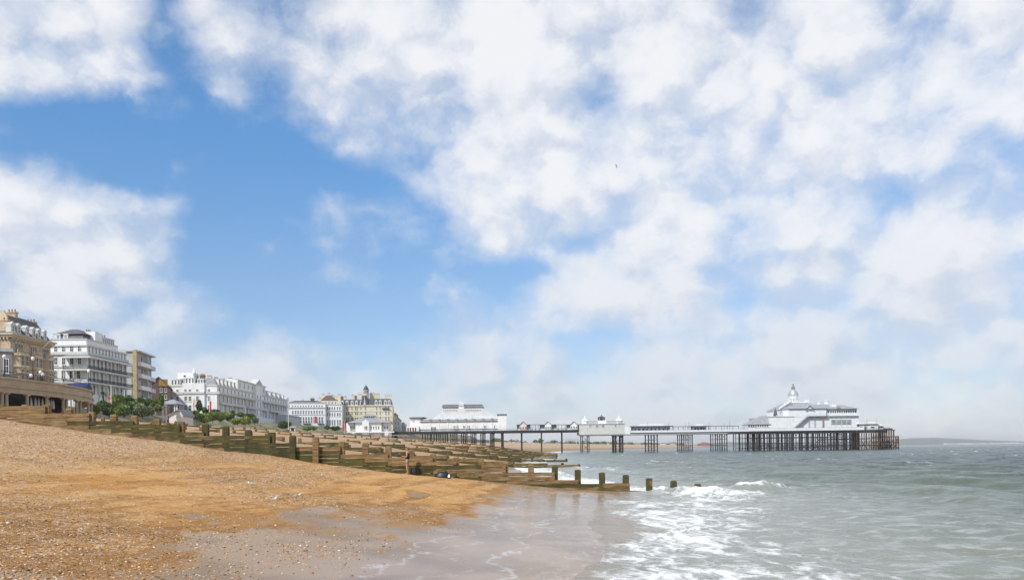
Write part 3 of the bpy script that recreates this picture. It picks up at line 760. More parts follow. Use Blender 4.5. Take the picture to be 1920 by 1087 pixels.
m = MB(); m.box(-1.0, L*.58, 0, .2, L*.60, zt-.6); b.part('fin_wall', m, OFFW)

b = Bld('gabled_house', 'small brown brick house with a tan gable between the flats and the long white hotel', 'house', (320, 330), (324, 345), 15.5)
ze = b.z(724); za = b.z(706); wd = -b.xt(300)+6
m = MB(); m.box(-wd, 0, 0, 0, 14, ze); m.prism([(-wd, ze), (0, ze), (-wd*.4, za-.3)], 'y', .02, 13.9); b.part('wall', m, BROWNTILE)
m = MB(); m.prism([(-wd-.4, ze-.3), (-wd*.4, za), (-wd*.4, za-.5), (-wd-.4, ze-.9)], 'y', -.5, 14.5); m.prism([(.4, ze-.3), (-wd*.4, za), (-wd*.4, za-.5), (.4, ze-.9)], 'y', -.5, 14.5); b.part('roof', m, BRICK)
m = MB(); m.box(-4.2, -.5, b.z(724), -.8, -.02, b.z(711)); b.part('gable_panel', m, mat('ochre_tile', (.38, .23, .07), .8, .2, 2))
for x in (-3.3, -1.6):
    for py in (735, 748, 760): window(b.root, x, -.02, b.z(py), .9, 1.8)

# ================================================================== long white seafront hotel
b = Bld('long_white_hotel', 'long white seafront hotel with grey mansard gable end and central pediment', 'hotel', (408, 345), (540, 452), 15.5)
L = b.L; Wd = -b.xt(317); zt = b.z(722); zc = b.z(736); zm = b.z(708)
m = MB(); m.box(-Wd, 0, 0, 0, L, zt); b.part('wall', m, WHITE)
m = MB(); m.box(b.xt(345), -1.0, 0, b.xt(386), -.02, zt+1.0); b.part('end_bay', m, WHITE)
m = MB(); m.box(-Wd-.1, -.35, zc-.5, .1, 0, zc+.5); m.box(0, -.35, zc-.5, 1.2, L+.3, zc+.5)
m.box(b.xt(345)-.1, -1.4, zc-.45, b.xt(386)+.1, -.36, zc+.45); m.box(-Wd-.1, -.25, zt-.3, .3, 0, zt+.3); m.box(0, 0, zt-.3, .5, L+.2, zt+.3)
b.part('cornice', m, OFFW)
ym = b.yt(447)
m = MB(); m.frus(-Wd+.2, .3, -.2, ym, zt+.02, -Wd+2.4, 2.2, -2.0, ym-.5, zm); b.part('mansard', m, SLATEG)
for px, w_ in ((324, .95), (330, .95), (336, .95), (351, .95), (357, .95), (363, .95), (374, .95), (379, .95)):
    dormer(b, b.xt(px), .45 if not 345 < px < 366 else .1, zt+.5 if not 345 < px < 366 else zt+1.1, .85, 2.0, 'front', 2)
for i in range(5): dormer(b, -.25, 4+i*(ym-6)/4.3, zt+.5, 1.5, 2.3, 'sea', 2)
m = MB(); m.box(b.xt(329), 3, zm-.5, b.xt(359), 9, zm+2.7); b.part('roof_tower', m, WHITE)
window(b.root, b.xt(342.5), 2.98, zm+.6, 1.2, 1.1, 'front', 'none')
m = MB(); m.cyl((b.xt(357), 5, zm+2.7), (b.xt(357), 5, zm+5), .8, .1, 8); b.part('finial', m, WHITE)
m = MB(); m.cyl((b.xt(362), 6, zm-.3), (b.xt(362), 6, zm+1.6), .3, .3, 6); b.part('roof_vent', m, SLATEG)
for i in range(12):
    if i < 6:
        px = (322.5, 334, 351, 359, 373, 393)[i]
        yy_ = -1.02 if 345 < px < 386 else -.02
        window(b.root, b.xt(px), yy_, b.z(734), 1.15, 1.25); window(b.root, b.xt(px), yy_, b.z(751.5), 1.2, 2.2)
        window(b.root, b.xt(px), yy_, b.z(769), 1.2, 2.4)
# raised middle of the sea front, with pediment
y1, y2 = b.yt(447), b.yt(499); ya, yb = b.yt(477), b.yt(489)
m = MB(); m.box(-9, y1, zt+.02, -.02, y2, zt+4.6); b.part('attic_storey', m, WHITE)
m = MB(); m.box(0, ya, 0, 1.0, yb, zt+4.4); b.part('centre_bay', m, WHITE)
m = MB(); m.prism([(ya-.8, zt+4.4), (yb+.8, zt+4.4), ((ya+yb)/2, zt+7.2)], 'x', -2, 1.3); m.box(-.1, y1-.1, zt+4.3, .4, ya-.85, zt+4.75); m.box(-.1, yb+.85, zt+4.3, .4, y2, zt+4.75); b.part('pediment', m, OFFW)
m = MB(); m.prism([(ya+2, zt+4.9), (yb-2, zt+4.9), ((ya+yb)/2, zt+6.5)], 'x', 1.31, 1.36); b.part('pediment_panel', m, GREYW)
m = MB()
for i in range(44):
    t = L*(i+.2)/44
    if ya-1 < t < yb+.5: continue
    m.box(.01, t, zt-11.5, .28, t+.4, zc-.5)
b.part('pilaster_row', m, OFFW)['kind'] = 'stuff'
nw = 22
for i in range(nw):
    t = L*(i+.6)/(nw+.2); xo = 1.02 if ya-1 < t < yb+1 else .02
    for py, hh in ((734, 2.0), (752, 2.8)):
        window(b.root, xo, t, b.z(py), 1.25, hh, 'sea', 'sash', OFFW, GLASSG)
for i in range(18):
    t = L*(i+.6)/18.3; window(b.root, 1.02 if ya-1 < t < yb+1 else .02, t, b.z(769.5), 1.4, 3.0, 'sea', 'french', OFFW, GLASSG)
for i in range(7):
    t = y1+(y2-y1)*(i+.5)/7
    if not (ya-1 < t < yb+1): window(b.root, .0, t, zt+1.4, 1.2, 2.0, 'sea', 'sash', OFFW, GLASSG)
for i in range(3):
    m = MB(); t0 = L*(i*.33+.02); m.box(.01, t0, b.z(757), 1.3, t0+L*.28, b.z(757)+.2); m.box(1.15, t0, b.z(757)+.2, 1.28, t0+L*.28, b.z(757)+1.1); b.part('balcony', m, OFFW)
yq1, yq2 = b.yt(499), b.yt(537)
m = MB(); m.frus(-8, yq1+.1, -.3, yq2, zt+.02, -7, yq1+.1, -2.6, yq2-1, zt+3.4); b.part('roof', m, SLATEG)
for i in range(5): dormer(b, -.3, yq1+2.5+i*(yq2-yq1-4)/4.2, zt+.3, 1.3, 1.9, 'sea', 2)
m = MB(); m.box(-3, yq2-.2, 0, .6, L+.5, zt+1.5); b.part('end_pavilion', m, WHITE)
for i, (px, mt) in enumerate(((401, BRICK), (413, CREAM2), (425, BRICK), (437, CREAM2), (450, WHITE), (462, WHITE), (478, BRICK))):
    t = b.yt(px+12) if px > 405 else 3; chimney(b, -8.5, t, -6.5, t+1.2, zm-.8, zm+1.5+(i > 3)*1.4, mt, 4)
m = MB(); m.box(.02, b.yt(518), 0, 5.5, L+6, b.z(769)+1.5); m.frus(-.02, b.yt(518)-.4, 6, L+6.4, b.z(769)+1.5, .5, b.yt(518)+1, 3, L+4, b.z(769)+2.6); b.part('terrace_pavilion', m, OFFW)

# ================================================================== white terrace and its neighbours
b = Bld('white_terrace', 'plain white Georgian terrace of many sash windows facing the beach', 'terrace', (611, 488), (614, 505), 15.5)
Wd = -b.xt(538.5); zt = b.z(754.5); 
m = MB(); m.box(-Wd, 0, 0, 0, 14, zt); b.part('wall', m, WHITE)
m = MB(); m.box(-Wd-.2, -.3, zt-.3, .2, 0, zt+.2); m.box(-Wd-.2, -.45, b.z(764.5), .2, 0, b.z(764.5)+.55); m.box(-Wd, -.2, b.z(777.5), 0, 0, b.z(777.5)+.3); b.part('cornice', m, OFFW)
m = MB(); m.frus(-Wd+.5, .5, -.5, 13, zt+.02, -Wd+5, 5, -5, 9, zt+1.5); b.part('roof', m, SLATE)
for i in range(12):
    x = b.xt(551.5+i*4.85)
    window(b.root, x, -.02, b.z(762.5), .8, .9, 'front', 'none', OFFW, GLASSG); window(b.root, x, -.02, b.z(775.5), .95, 2.2); window(b.root, x, -.02, b.z(793), 1.1, 4.0, 'front', 'french')
for x0_, x1_ in ((552, 566), (570, 584), (596, 608)):
    m = MB(); m.box(b.xt(x0_), -1.2, b.z(794), b.xt(x1_), -.02, b.z(794)+.15)
    for t in np.arange(b.xt(x0_), b.xt(x1_), .3): m.box(t, -1.2, b.z(794)+.15, t+.05, -1.15, b.z(794)+1.1)
    m.box(b.xt(x0_), -1.22, b.z(794)+1.1, b.xt(x1_), -1.12, b.z(794)+1.18); b.part('balcony', m, BLACK)
chimney(b, b.xt(583), 4, b.xt(590), 6, zt, b.z(746), BRICK, 3); chimney(b, b.xt(566), 6, b.xt(570), 8, zt, b.z(749), OFFW, 2)
b = Bld('white_guest_house', 'white guest house with six window bays between the terrace and the cream hotel', 'guest house', (642, 492), (645, 508), 15.5)
Wd = -b.xt(612); zt = b.z(757.5)
m = MB(); m.box(-Wd, 0, 0, 0, 14, zt); b.part('wall', m, WHITE)
m = MB(); m.box(-Wd-.05, -.3, zt-.3, .2, 0, zt+.2); m.box(-Wd-.05, -.4, b.z(770), .2, 0, b.z(770)+.4); b.part('cornice', m, OFFW)
for i in range(6):
    x = b.xt(615.5+i*4.3+(i > 3)*1.2)
    window(b.root, x, -.02, b.z(768.5), .85, 2.1); window(b.root, x, -.02, b.z(780), .85, 2.2); window(b.root, x, -.02, b.z(797), 1.0, 3.5, 'front', 'french')
b = Bld('cream_villa', 'pale cream villa with a broad brown hipped roof behind the white terrace', 'villa', (640, 545), (643, 560), 15.5)
Wd = -b.xt(596); ze = b.z(751)
m = MB(); m.box(-Wd, 0, 0, 0, 14, ze); b.part('wall', m, CREAM2)
m = MB(); m.frus(b.xt(602), .5, b.xt(634), 13, ze, b.xt(612), 5, b.xt(622), 9, b.z(740)); b.part('roof', m, BROWNTILE)
for px, py in ((600, 745), (606, 738), (617, 736), (636, 739)): chimney(b, b.xt(px)-.9, 6, b.xt(px)+.9, 7.4, ze-1, b.z(py), CREAM2, 3)
for i in range(6): window(b.root, b.xt(600+i*6), -.02, b.z(757), 1.0, 1.6)

# ================================================================== cream Victorian hotel with turret
b = Bld('cream_hotel', 'large cream Victorian hotel with slate mansards, round dormers and a dark domed turret', 'hotel', (737, 560), (740, 585), 14.5)
Wd = -b.xt(640); ze = b.z(759.5); xc0, xc1 = b.xt(680), b.xt(696)
m = MB(); m.box(-Wd, 0, 0, xc0, 20, ze); b.part('west_wing', m, CREAM)
m = MB(); m.box(xc0, -1.5, 0, 0, 20, ze); b.part('wall', m, mat('cream_wall', (.74, .67, .48), .65, .07, .4, streak=.25))
m = MB(); m.box(-Wd-.2, -.5, ze-.5, xc0, 0, ze+.25); m.box(xc0, -2.1, ze-.5, .4, -1.5, ze+.25); m.box(-Wd, -.25, b.z(771), xc0-.1, 0, b.z(771)+.3); m.box(xc0, -1.75, b.z(771), .2, -1.5, b.z(771)+.3); m.box(xc0, -1.75, b.z(781.5), .2, -1.5, b.z(781.5)+.3); m.box(-Wd, -.25, b.z(781.5), xc0-.1, 0, b.z(781.5)+.3); b.part('cornice', m, CREAM2)
zr = b.z(748)
m = MB(); m.frus(b.xt(630), .2, xc0, 18, ze+.25, b.xt(632), 1.8, xc0, 16, zr); b.part('mansard', m, SLATE)
m = MB(); m.frus(xc0, -1.3, -.1, 18, ze+.26, xc0+.6, .5, -1.6, 16, b.z(747)); b.part('mansard', m, SLATE)
for px in (634, 644.5, 653, 662.5, 670.5): dormer(b, b.xt(px), .1, ze+.35, 1.3, 2.3, 'front', 2, arched=True)
for px in (679.5, 707, 714.5, 724, 731): dormer(b, b.xt(px), -1.5 if px > 690 else -.6, ze+.35, 1.35, 2.4, 'front', 2, arched=True)
m = MB(); m.frus(b.xt(679), -2.0, b.xt(692), 4, ze+.3, b.xt(681), -.6, b.xt(690), 2, b.z(741)); b.part('tower_roof', m, SLATE)
m = MB(); m.prism([(b.xt(684), ze+.3), (b.xt(688), ze+.3), (b.xt(686), b.z(742))], 'y', -2.4, -.6); b.part('tower_gablet', m, OFFW)
cx, cy = b.xt(687), 6.0; r0 = (b.xt(691.5)-b.xt(682))/2
m = MB(); m.lathe([(r0*1.1, b.z(748)), (r0*1.1, b.z(738)), (r0*1.2, b.z(738)), (r0*1.2, b.z(737.4)), (r0, b.z(737.2)), (r0, b.z(731.5)), (r0*1.25, b.z(731.2)), (r0*1.25, b.z(730))], cx, cy, 12); o = b.part('turret', m, CREAM2)
m = MB(); m.lathe([(r0*1.2, b.z(730)), (r0*.95, b.z(727)), (r0*.75, b.z(724.5)), (r0*.45, b.z(722.5)), (r0*.12, b.z(720.5)), (.08, b.z(717.5))], cx, cy, 12); m.build('turret_dome', SLATE, o, True)
for a in range(12):
    t = 2*math.pi*a/12; q = win_mesh(.7, 2.2, 'none', CREAM2, GLASS); w_ = put('window', q, o, (cx+math.cos(t)*r0*.97, cy+math.sin(t)*r0*.97, b.z(736.5)), t+math.pi/2)
for px, w_, py, mt in ((624, 6, 739, CREAM2), (633, 5, 740, CREAM2), (641, 5, 741, BRICK), (647, 5, 741, CREAM2), (661, 5, 738, CREAM2), (667, 4, 740, BRICK), (675, 8, 737, CREAM2), (697, 8, 735, CREAM2), (706, 12, 736, CREAM), (728, 13, 739, CREAM2)):
    chimney(b, b.xt(px-w_/2), 9, b.xt(px+w_/2), 11, zr-2, b.z(py), mt, 4)
for px in (642.5, 645, 652, 655, 662, 668.5, 671.5):
    for py, hh in ((768.5, 2.4), (777.5, 2.4), (789.5, 3.0)): window(b.root, b.xt(px), -.02, b.z(py), .85, hh)
for px in (679, 687, 707.5, 714, 724.5, 730):
    for py, hh in ((768, 2.2), (777.5, 2.4), (789, 3.0)): window(b.root, b.xt(px), -1.52, b.z(py), 1.0, hh)
for py, x0_, x1_ in ((791, 640, 680), (791, 680, 736)):
    m = MB(); yb_ = -.02 if x0_ == 640 else -1.52; m.box(b.xt(x0_), yb_-1.3, b.z(py)-.1, b.xt(x1_), yb_, b.z(py)+.1)
    for t in np.arange(b.xt(x0_), b.xt(x1_), .35): m.box(t, yb_-1.3, b.z(py)+.1, t+.06, yb_-1.25, b.z(py)+1.1)
    m.box(b.xt(x0_), yb_-1.32, b.z(py)+1.1, b.xt(x1_), yb_-1.22, b.z(py)+1.2); b.part('balcony', m, BLACK)
m = MB(); m.box(b.xt(718), -2.7, b.z(767), b.xt(732), -1.52, b.z(767)+.15); m.box(b.xt(718), -2.7, b.z(767)+.15, b.xt(732), -2.6, b.z(767)+1); b.part('balcony', m, IRONG)
for (px, d, px0, pt, mt, rf, nm, lb) in ((745.5, 590, 737.5, 777, BRICK, REDTILE, 'brick_house', 'tall narrow red brick house just right of the cream hotel'),
                                 (752, 575, 739, 787, OFFW, SLATEG, 'white_house', 'small white gabled house in front of the red brick one beside the pier entrance'),
                                 (761, 600, 752, 795, GREYW, SLATEG, 'grey_house', 'low grey house half hidden at the root of the pier')):
    b = Bld(nm, lb, 'house', (px, d), (px+2, d+12), 12.5); wd = -b.xt(px0); zt = b.z(pt)
    m = MB(); m.box(-wd, 0, 0, 0, 10, zt); m.prism([(-wd, zt), (0, zt), (-wd/2, zt+wd*.42)], 'y', .02, 9.9); b.part('wall', m, mt)
    m = MB(); m.prism([(-wd-.3, zt-.2), (-wd/2, zt+wd*.5), (-wd/2, zt+wd*.42), (-wd-.3, zt-.5)], 'y', -.3, 10.2); m.prism([(.3, zt-.2), (-wd/2, zt+wd*.5), (-wd/2, zt+wd*.42), (.3, zt-.5)], 'y', -.3, 10.2); b.part('roof', m, rf)
    for xx in (-wd*.7, -wd*.3):
        for k in (1, 2): window(b.root, xx, -.02, zt-3.2*k, .9, 1.6)

# ================================================================== pier entrance pavilion
b = Bld('pier_entrance_pavilion', 'low white pavilion with a two-tier grey roof at the landward end of the pier', 'pavilion', (735, 452), (736, 470), 10.2)
xa, xb = b.xt(655), b.xt(733); zw = b.z(791.5); zf = b.z(808.5); xm0, xm1 = b.xt(668), b.xt(716)
m = MB(); m.box(xm0, 0, 0, xm1, 16, zw); b.part('wall', m, WHITE)
for cx, nm in ((b.xt(661), 0), (b.xt(724), 1)):
    m = MB(); m.lathe([(3.4, 0), (3.4, zw)], cx, 5, 8); b.part('end_bay', m, WHITE)
m = MB(); m.frus(xa-.8, -1.2, xb+.6, 17, zw, b.xt(681), 5, b.xt(705), 11, b.z(782)); b.part('roof', m, PIERROOF)
m = MB(); m.box(b.xt(683), 5.5, b.z(783), b.xt(704), 10.5, b.z(778.5)); b.part('lantern', m, WHITE)
m = MB(); m.frus(b.xt(681), 4.6, b.xt(706), 11.4, b.z(778.5), b.xt(688), 7, b.xt(699), 9, b.z(774)); b.part('lantern_roof', m, PIERROOF)
for i in range(5): window(b.root, b.xt(685.5+i*4), 5.48, b.z(782.3), .7, .8, 'front', 'none', OFFW)
m = MB(); xg0, xg1 = b.xt(680.5), b.xt(693); m.box(xg0, -1.6, 0, xg1, -.02, zw); m.prism([(xg0-.2, zw), (xg1+.2, zw), ((xg0+xg1)/2, b.z(785.5))], 'y', -1.6, 4); b.part('gabled_porch', m, WHITE)
for px in (661, 665, 686, 689, 697, 701.5, 706, 710.5, 659, 722, 727):
    yy_ = -1.62 if 680 < px < 693 else (1.55 if px < 667 or px > 717 else -.02)
    window(b.root, b.xt(px), yy_, b.z(804.5), .8, 1.9, 'front', 'arch', WHITE)
m = MB(); m.box(xa-1, -2.2, b.z(810.5), xb+2, 0, b.z(808.6)); b.part('plinth', m, WHITE)

# ================================================================== the pier
DP = 470.0
def pX(px): return (px-960)*DP/F
def pZ(px, py): return Z(px, py, DP)
pier = thing('pier', 'long Victorian iron pier on tall dark legs running out over the sea', 'pier', (0, 0, 0))
def pp(name, m, mt, parent=None, smooth=False): return m.build(name, mt, parent or pier, smooth)
zA, zB = pZ(880, 807.6), 11.45        # deck level of the landward and seaward lengths
xR, xS, xH, xE = pX(700), pX(1085), pX(1402), pX(1652)
m = MB(); m.hexa([(xR-14, DP-2, zA-.9), (xS+1, DP-2, zA-1.0), (xS+1, DP+34, zA-1.0), (xR-14, DP+34, zA-.9), (xR-14, DP-2, zA), (xS+1, DP-2, zA-.1), (xS+1, DP+34, zA-.1), (xR-14, DP+34, zA)])
pp('deck', m, IRONG)
m = MB(); m.box(xS+1.02, DP-2, zB-.35, xH, DP+14, zB); m.box(xH+.02, DP-6, zB-.6, xE, DP+44, zB); pp('deck', m, IRONG)
m = MB(); m.box(xR-14, DP-2.2, zA-1.5, xS, DP-2.02, zA-.15); pp('girder', m, BLACK)
m = MB()
for x0_, x1_ in ((xS, xH+1),):
    m.box(x0_, DP-2.2, zB-.55, x1_, DP-2.02, zB-.36); m.box(x0_, DP-2.2, zB-1.55, x1_, DP-2.02, zB-1.35)
    st = 1.35
    for i, t in enumerate(np.arange(x0_, x1_-st, st)):
        m.bar((t, DP-2.1, zB-1.4), (t+st, DP-2.1, zB-.5), .16, .14); m.bar((t, DP-2.12, zB-.5), (t+st, DP-2.12, zB-1.4), .16, .14); m.box(t, DP-2.15, zB-1.4, t+.14, DP-2.03, zB-.5)
pp('lattice_girder', m, IRON)
m = MB(); m.box(xH, DP-6.2, zB-1.7, xE+1, DP-6.02, zB-.1); pp('girder', m, BLACK)
# parapets
m = MB(); m.box(xS, DP-2.0, zB, xH, DP-1.8, zB+1.15); m.box(xS, DP-2.05, zB+1.15, xH, DP-1.75, zB+1.25)
pp('parapet', m, WHITE2)
def rail(x0_, x1_, y, z, mt, h=1.1, st=.55):
    m = MB(); m.box(x0_, y, z+h-.08, x1_, y+.1, z+h); m.box(x0_, y+.02, z+.12, x1_, y+.08, z+.2)
    for t in np.arange(x0_, x1_, st): m.box(t, y+.02, z, t+.08, y+.08, z+h)
    return pp('railing', m, mt)
rail(xR-14, xS, DP-2, zA, IRONG); rail(xR+2, xS, DP+33, zA, IRONG, st=1.5); rail(xS, xH, DP+13.5, zB, IRONG, st=1.5)
m = MB(); m.box(xH, DP-6, zB, pX(1612), DP-5.85, zB+1.5); pp('parapet', m, WHITE2); rail(pX(1612), xE, DP-6, zB, RUST, st=.8)
# legs
npile = [0]
def pile(x, y, z1, r=.24, z0=-2.5, mt=IRON, kind='cyl'):
    m = MB()
    if kind == 'cyl': m.cyl((x, y, z0), (x, y, z1), r, r, 7); m.cyl((x, y, z1-.5), (x, y, z1), r*1.5, r*1.7, 7)
    else: m.box(x-r, y-r, z0, x+r, y+r, z1)
    npile[0] += 1; return pp('pile', m, mt)
def brace(x0_, y0, x1_, y1, z, mt=IRON, w=.18): m = MB(); m.bar((x0_, y0, z), (x1_, y1, z), w, w); return pp('brace', m, mt)
def cross(x0_, x1_, y, z0, z1, mt=IRON, w=.16):
    m = MB(); m.bar((x0_, y, z0), (x1_, y+.05, z1), w, w); m.bar((x0_, y+.1, z1), (x1_, y+.15, z0), w, w); return pp('cross_brace', m, mt)
for px in (795, 812, 829, 848, 868, 886, 904, 922):
    for k in range(4):
        y = DP+k*10; x = pX(px)+(k-1.5)*.5
        pile(x, y, zA-1, .30, float(ground(x, y))-1)
    brace(pX(px)-.7, DP, pX(px)+.7, DP+30, pZ(px, 829))
for px, r in ((941.5, .62), (978, .42), (1015.5, .40), (1054, .36)):
    for k in range(2): pile(pX(px)+k*.3, DP+k*9, zA-1, r, -2.5)
for px0, px1, n in ((1092, 1104.5, 2), (1154, 1167, 2), (1216, 1232.5, 4), (1278, 1298, 6), (1341.5, 1363, 6)):
    x0_, x1_ = pX(px0), pX(px1); thick = .62 if px0 == 1154 else .26
    for i in range(n):
        for k in range(2): pile(x0_+(x1_-x0_)*i/(n-1), DP+k*11, zB-1.4, thick if n == 2 else (.32 if i in (0, n-1) else .24))
    for z in (7.0, 3.6, .9): brace(x0_, DP-.1, x1_, DP-.1, z); brace(x0_, DP+10.9, x1_, DP+10.9, z)
    if n == 2 and px0 < 1100: cross(x0_, x1_, DP, 5.6, 10); cross(x0_, x1_, DP, 1.2, 5.2)
    elif n == 2: cross(x0_, x1_, DP, .2, 2.4); m = MB(); m.bar((x0_, DP, 8.2), (x0_+1.6, DP, 9.9), .3, .3); m.bar((x1_, DP, 8.2), (x1_-1.6, DP, 9.9), .3, .3); pp('bracket', m, IRON)
    else: cross(x0_, x1_, DP, 1.0, 3.5, w=.12); cross(x0_, (x0_+x1_)/2, DP, 7.1, 9.8, w=.12); cross((x0_+x1_)/2, x1_, DP, 7.1, 9.8, w=.12)
# forest of legs under the pier head
px = 1404.5; front = []
while px < 1586:
    front.append(px); px += random.choice([4.2, 5.2, 6.4, 7.0])
for i, px in enumerate(front): pile(pX(px)*(DP-5)/DP, DP-5, zB-1.2, random.choice([.2, .24, .3]))
rest = MB()
for row, y in enumerate((DP+2, DP+10, DP+18, DP+27, DP+36, DP+43)):
    px = 1405+row*1.7
    while px < 1600:
        r = random.choice([.2, .26, .3]); x = pX(px); rest.cyl((x, y, -2.5), (x, y, zB-.7), r, r, 6); px += random.choice([9, 13, 17])
o = pp('piles', rest, IRON); o['kind'] = 'stuff'
for z in (7.6, 4.4, 1.6):
    for y in (DP-5.1, DP+10, DP+27): brace(pX(1404), y, pX(1586), y, z, w=.28)
bm_ = MB()
for y in (DP-5, DP+2, DP+10, DP+18):
    for i in range(len(front)-3):
        a, c = pX(front[i]), pX(front[i+2])
        zz = random.choice([(1.0, 4.3), (4.4, 7.5), (.2, 2.2), (.6, 3.4), (1.2, 4.0)])
        if random.random() < .75: bm_.bar((a, y, zz[0]), (c, y, zz[1]), .14, .14)
        if random.random() < .55: bm_.bar((a, y+.1, zz[1]), (c, y+.1, zz[0]), .14, .14)
o = pp('cross_bracing', bm_, IRON); o['kind'] = 'stuff'
m = MB()
for i in range(9):
    x0_ = pX(1405)+i*6.4
    pts = [(x0_+3.2+3.1*math.cos(t), zB-3.0+1.7*math.sin(t)) for t in np.linspace(0, math.pi, 9)]
    for (xa, za), (xb, zb_) in zip(pts[:-1], pts[1:]): m.bar((xa, DP-5.2, za), (xb, DP-5.2, zb_), .15, .22)
o = pp('arched_brackets', m, IRON); o['kind'] = 'stuff'
# low black landing deck and fenders under the head
m = MB(); m.box(pX(1580), DP-4, 2.2, pX(1668), DP+40, 2.8); m.box(pX(1582), DP-5, 6.2, pX(1640), DP+40, 6.6); pp('lower_deck', m, BLACK)
for i in range(14):
    px = 1588+i*4.6; pile(pX(px)*(DP-6)/DP, DP-6.2, zB-.5 if px < 1640 else pZ(px, 811), .2, -2.5, RUST if px > 1606 else IRON, 'box')
for i in range(7): cross(pX(1588+i*9), pX(1597+i*9), DP-6.5, .8, 5.6, RUST if i > 2 else IRON, .22)
dark = MB()
for i in range(45): x = pX(random.uniform(1585, 1650)); y = DP+random.uniform(0, 40); dark.cyl((x, y, -2.5), (x, y, zB-1), .24, .24, 6)
o = pp('piles', dark, IRON); o['kind'] = 'stuff'

ls = thing('landing_stage', 'rusty brown timber landing stage at the seaward end of the pier', 'landing stage', (pX(1660), DP+5, 0))
ox = pX(1660)
for i in range(9):
    px = 1650+i*4.3; zt = pZ(px, 806 if px < 1678 else 817)
    for y in (-5, 6):
        m = MB(); m.box(pX(px)-ox-.3, y-.3, -2.5, pX(px)-ox+.3, y+.3, zt); m.build('post', RUST, ls.id_data if False else ls)
for z, mt in ((pZ(1668, 806), RUST), (pZ(1668, 818), RUST), (pZ(1668, 829), IRON), (1.0, IRON)):
    m = MB(); m.box(pX(1650)-ox, -5.6, z-.25, pX(1685 if z < 8 else 1678)-ox, -5.25, z+.25); m.box(pX(1650)-ox, 6.2, z-.25, pX(1685 if z < 8 else 1678)-ox, 6.55, z+.25); m.build('beam', mt, ls)
m = MB(); m.box(pX(1650)-ox, -5, pZ(1668, 818), pX(1684)-ox, 6, pZ(1668, 818)+.25); m.build('platform', RUST, ls)
for i in range(4):
    m = MB(); a = pX(1651+i*8)-ox; m.bar((a, -5.8, .5), (a+2.4, -5.8, 6.8), .3, .3); m.build('brace', RUST, ls)
m = MB(); m.box(pX(1661)-ox, -3, pZ(1668, 806), pX(1677)-ox, 4, pZ(1668, 803)); m.frus(pX(1660)-ox, -3.5, pX(1678)-ox, 4.5, pZ(1668, 803), pX(1664)-ox, -1, pX(1674)-ox, 2, pZ(1668, 800.5)); m.build('shelter', SLATEG, ls)

def pbuilding(name, label, px, z, cat='building', y=0.0, group=None):
    r = thing(name, label, cat, (pX(px), DP+y, z), 0, group)
    return r, (lambda q: pX(q)-pX(px)), (lambda py, q=None: pZ(px if q is None else q, py)-z)
# amusement hall
r, x_, z_ = pbuilding('amusement_hall', 'large white pier hall with a curved roof and long glazed lantern, nearest the shore', 860, zA)
zw = z_(786.5)
m = MB(); m.box(x_(789), 0, 0, x_(947), 30, zw); m.build('wall', WHITE2, r)
m = MB(); m.box(x_(787), -.5, z_(790.5), x_(950), 0, z_(789)); m.box(x_(787), -.25, z_(787), x_(949), 0, zw+.1); m.box(x_(787), -.2, z_(805), x_(949), 0, z_(803.8)); m.build('cornice', IRONG, r)
prof = [(805, 786.5), (812, 783), (819, 777.5), (825, 771), (829, 766), (906, 766), (912, 769), (920, 775), (928, 780), (936, 783), (944, 786.5)]
m = MB(); m.prism([(x_(a), z_(c)) for a, c in prof], 'y', 3, 27); m.prism([(x_(793), zw), (x_(801), z_(783.5)), (x_(938), z_(783.5)), (x_(945), zw)], 'y', .6, 2.98); m.build('roof', mat('white_roof', (.66, .675, .68), .55, .07, .4, streak=.3), r)
m = MB(); m.box(x_(829), 5, z_(766.4), x_(905), 25, z_(757.5)); m.build('lantern', WHITE2, r)
m = MB(); m.box(x_(828), 4, z_(761.2), x_(906), 26, z_(760)); m.frus(x_(828), 4, x_(905), 26, z_(758), x_(834), 7, x_(900), 23, z_(756.2)); m.box(x_(827), 3.8, z_(766.5), x_(907), 26.2, z_(765.8)); m.build('lantern_roof', PIERROOF, r)
for i in range(21):
    q = 832+i*3.5
    if 857 < q < 871: continue
    window(r, x_(q), 4.98, z_(765), .85, .9, 'front', 'none', WHITE2); window(r, x_(q), 3.99 if False else 4.98, z_(770.0)+.3, .6, .05, 'front', 'none', WHITE2) if False else None
    window(r, x_(q), 2.98, z_(769.2), .7, .7, 'front', 'none', WHITE2)
m = MB(); m.box(x_(860), 4.2, z_(765.5), x_(870), 12, z_(756)); m.frus(x_(859.5), 4, x_(870.5), 12.2, z_(756), x_(863), 7, x_(867), 9, z_(753.5)); m.cyl((x_(863), 6, z_(753.8)), (x_(863), 6, z_(750)), .5, .05, 6); m.build('cupola', WHITE, r)
m = MB(); m.box(x_(769), 1, 0, x_(788.8), 16, z_(782.5)); m.build('side_block', WHITE2, r)
m = MB(); m.box(x_(768), 0, z_(782.5), x_(797), 17, z_(780.8)); m.build('side_roof', SLATE, r)
for q in (774, 776.5): window(r, x_(q), .98, z_(788.5), .5, .7, 'front', 'none', WHITE2)
for q, mt in ((768, PINK), (772.5, PINK), (776, RED), (781, PINK)):
    pass
m = MB(); m.box(x_(763), -1, 0, x_(786), .95, z_(797.2)); m.build('kiosk_front', WHITE, r)
for q, mt in ((766, PINK), (770.5, PINK), (775.5, RED), (780, PINK)): window(r, x_(q), -1.02, .1, .8, 2.3, 'front', 'none', mt, DARK)
m = MB(); m.box(x_(934), -.6, 0, x_(950.5), 10, z_(778.5)); m.build('tower', WHITE2, r)
m = MB(); m.box(x_(932.5), -1.1, z_(778.5), x_(951), 10.6, z_(777)); m.build('tower_roof', SLATE, r)
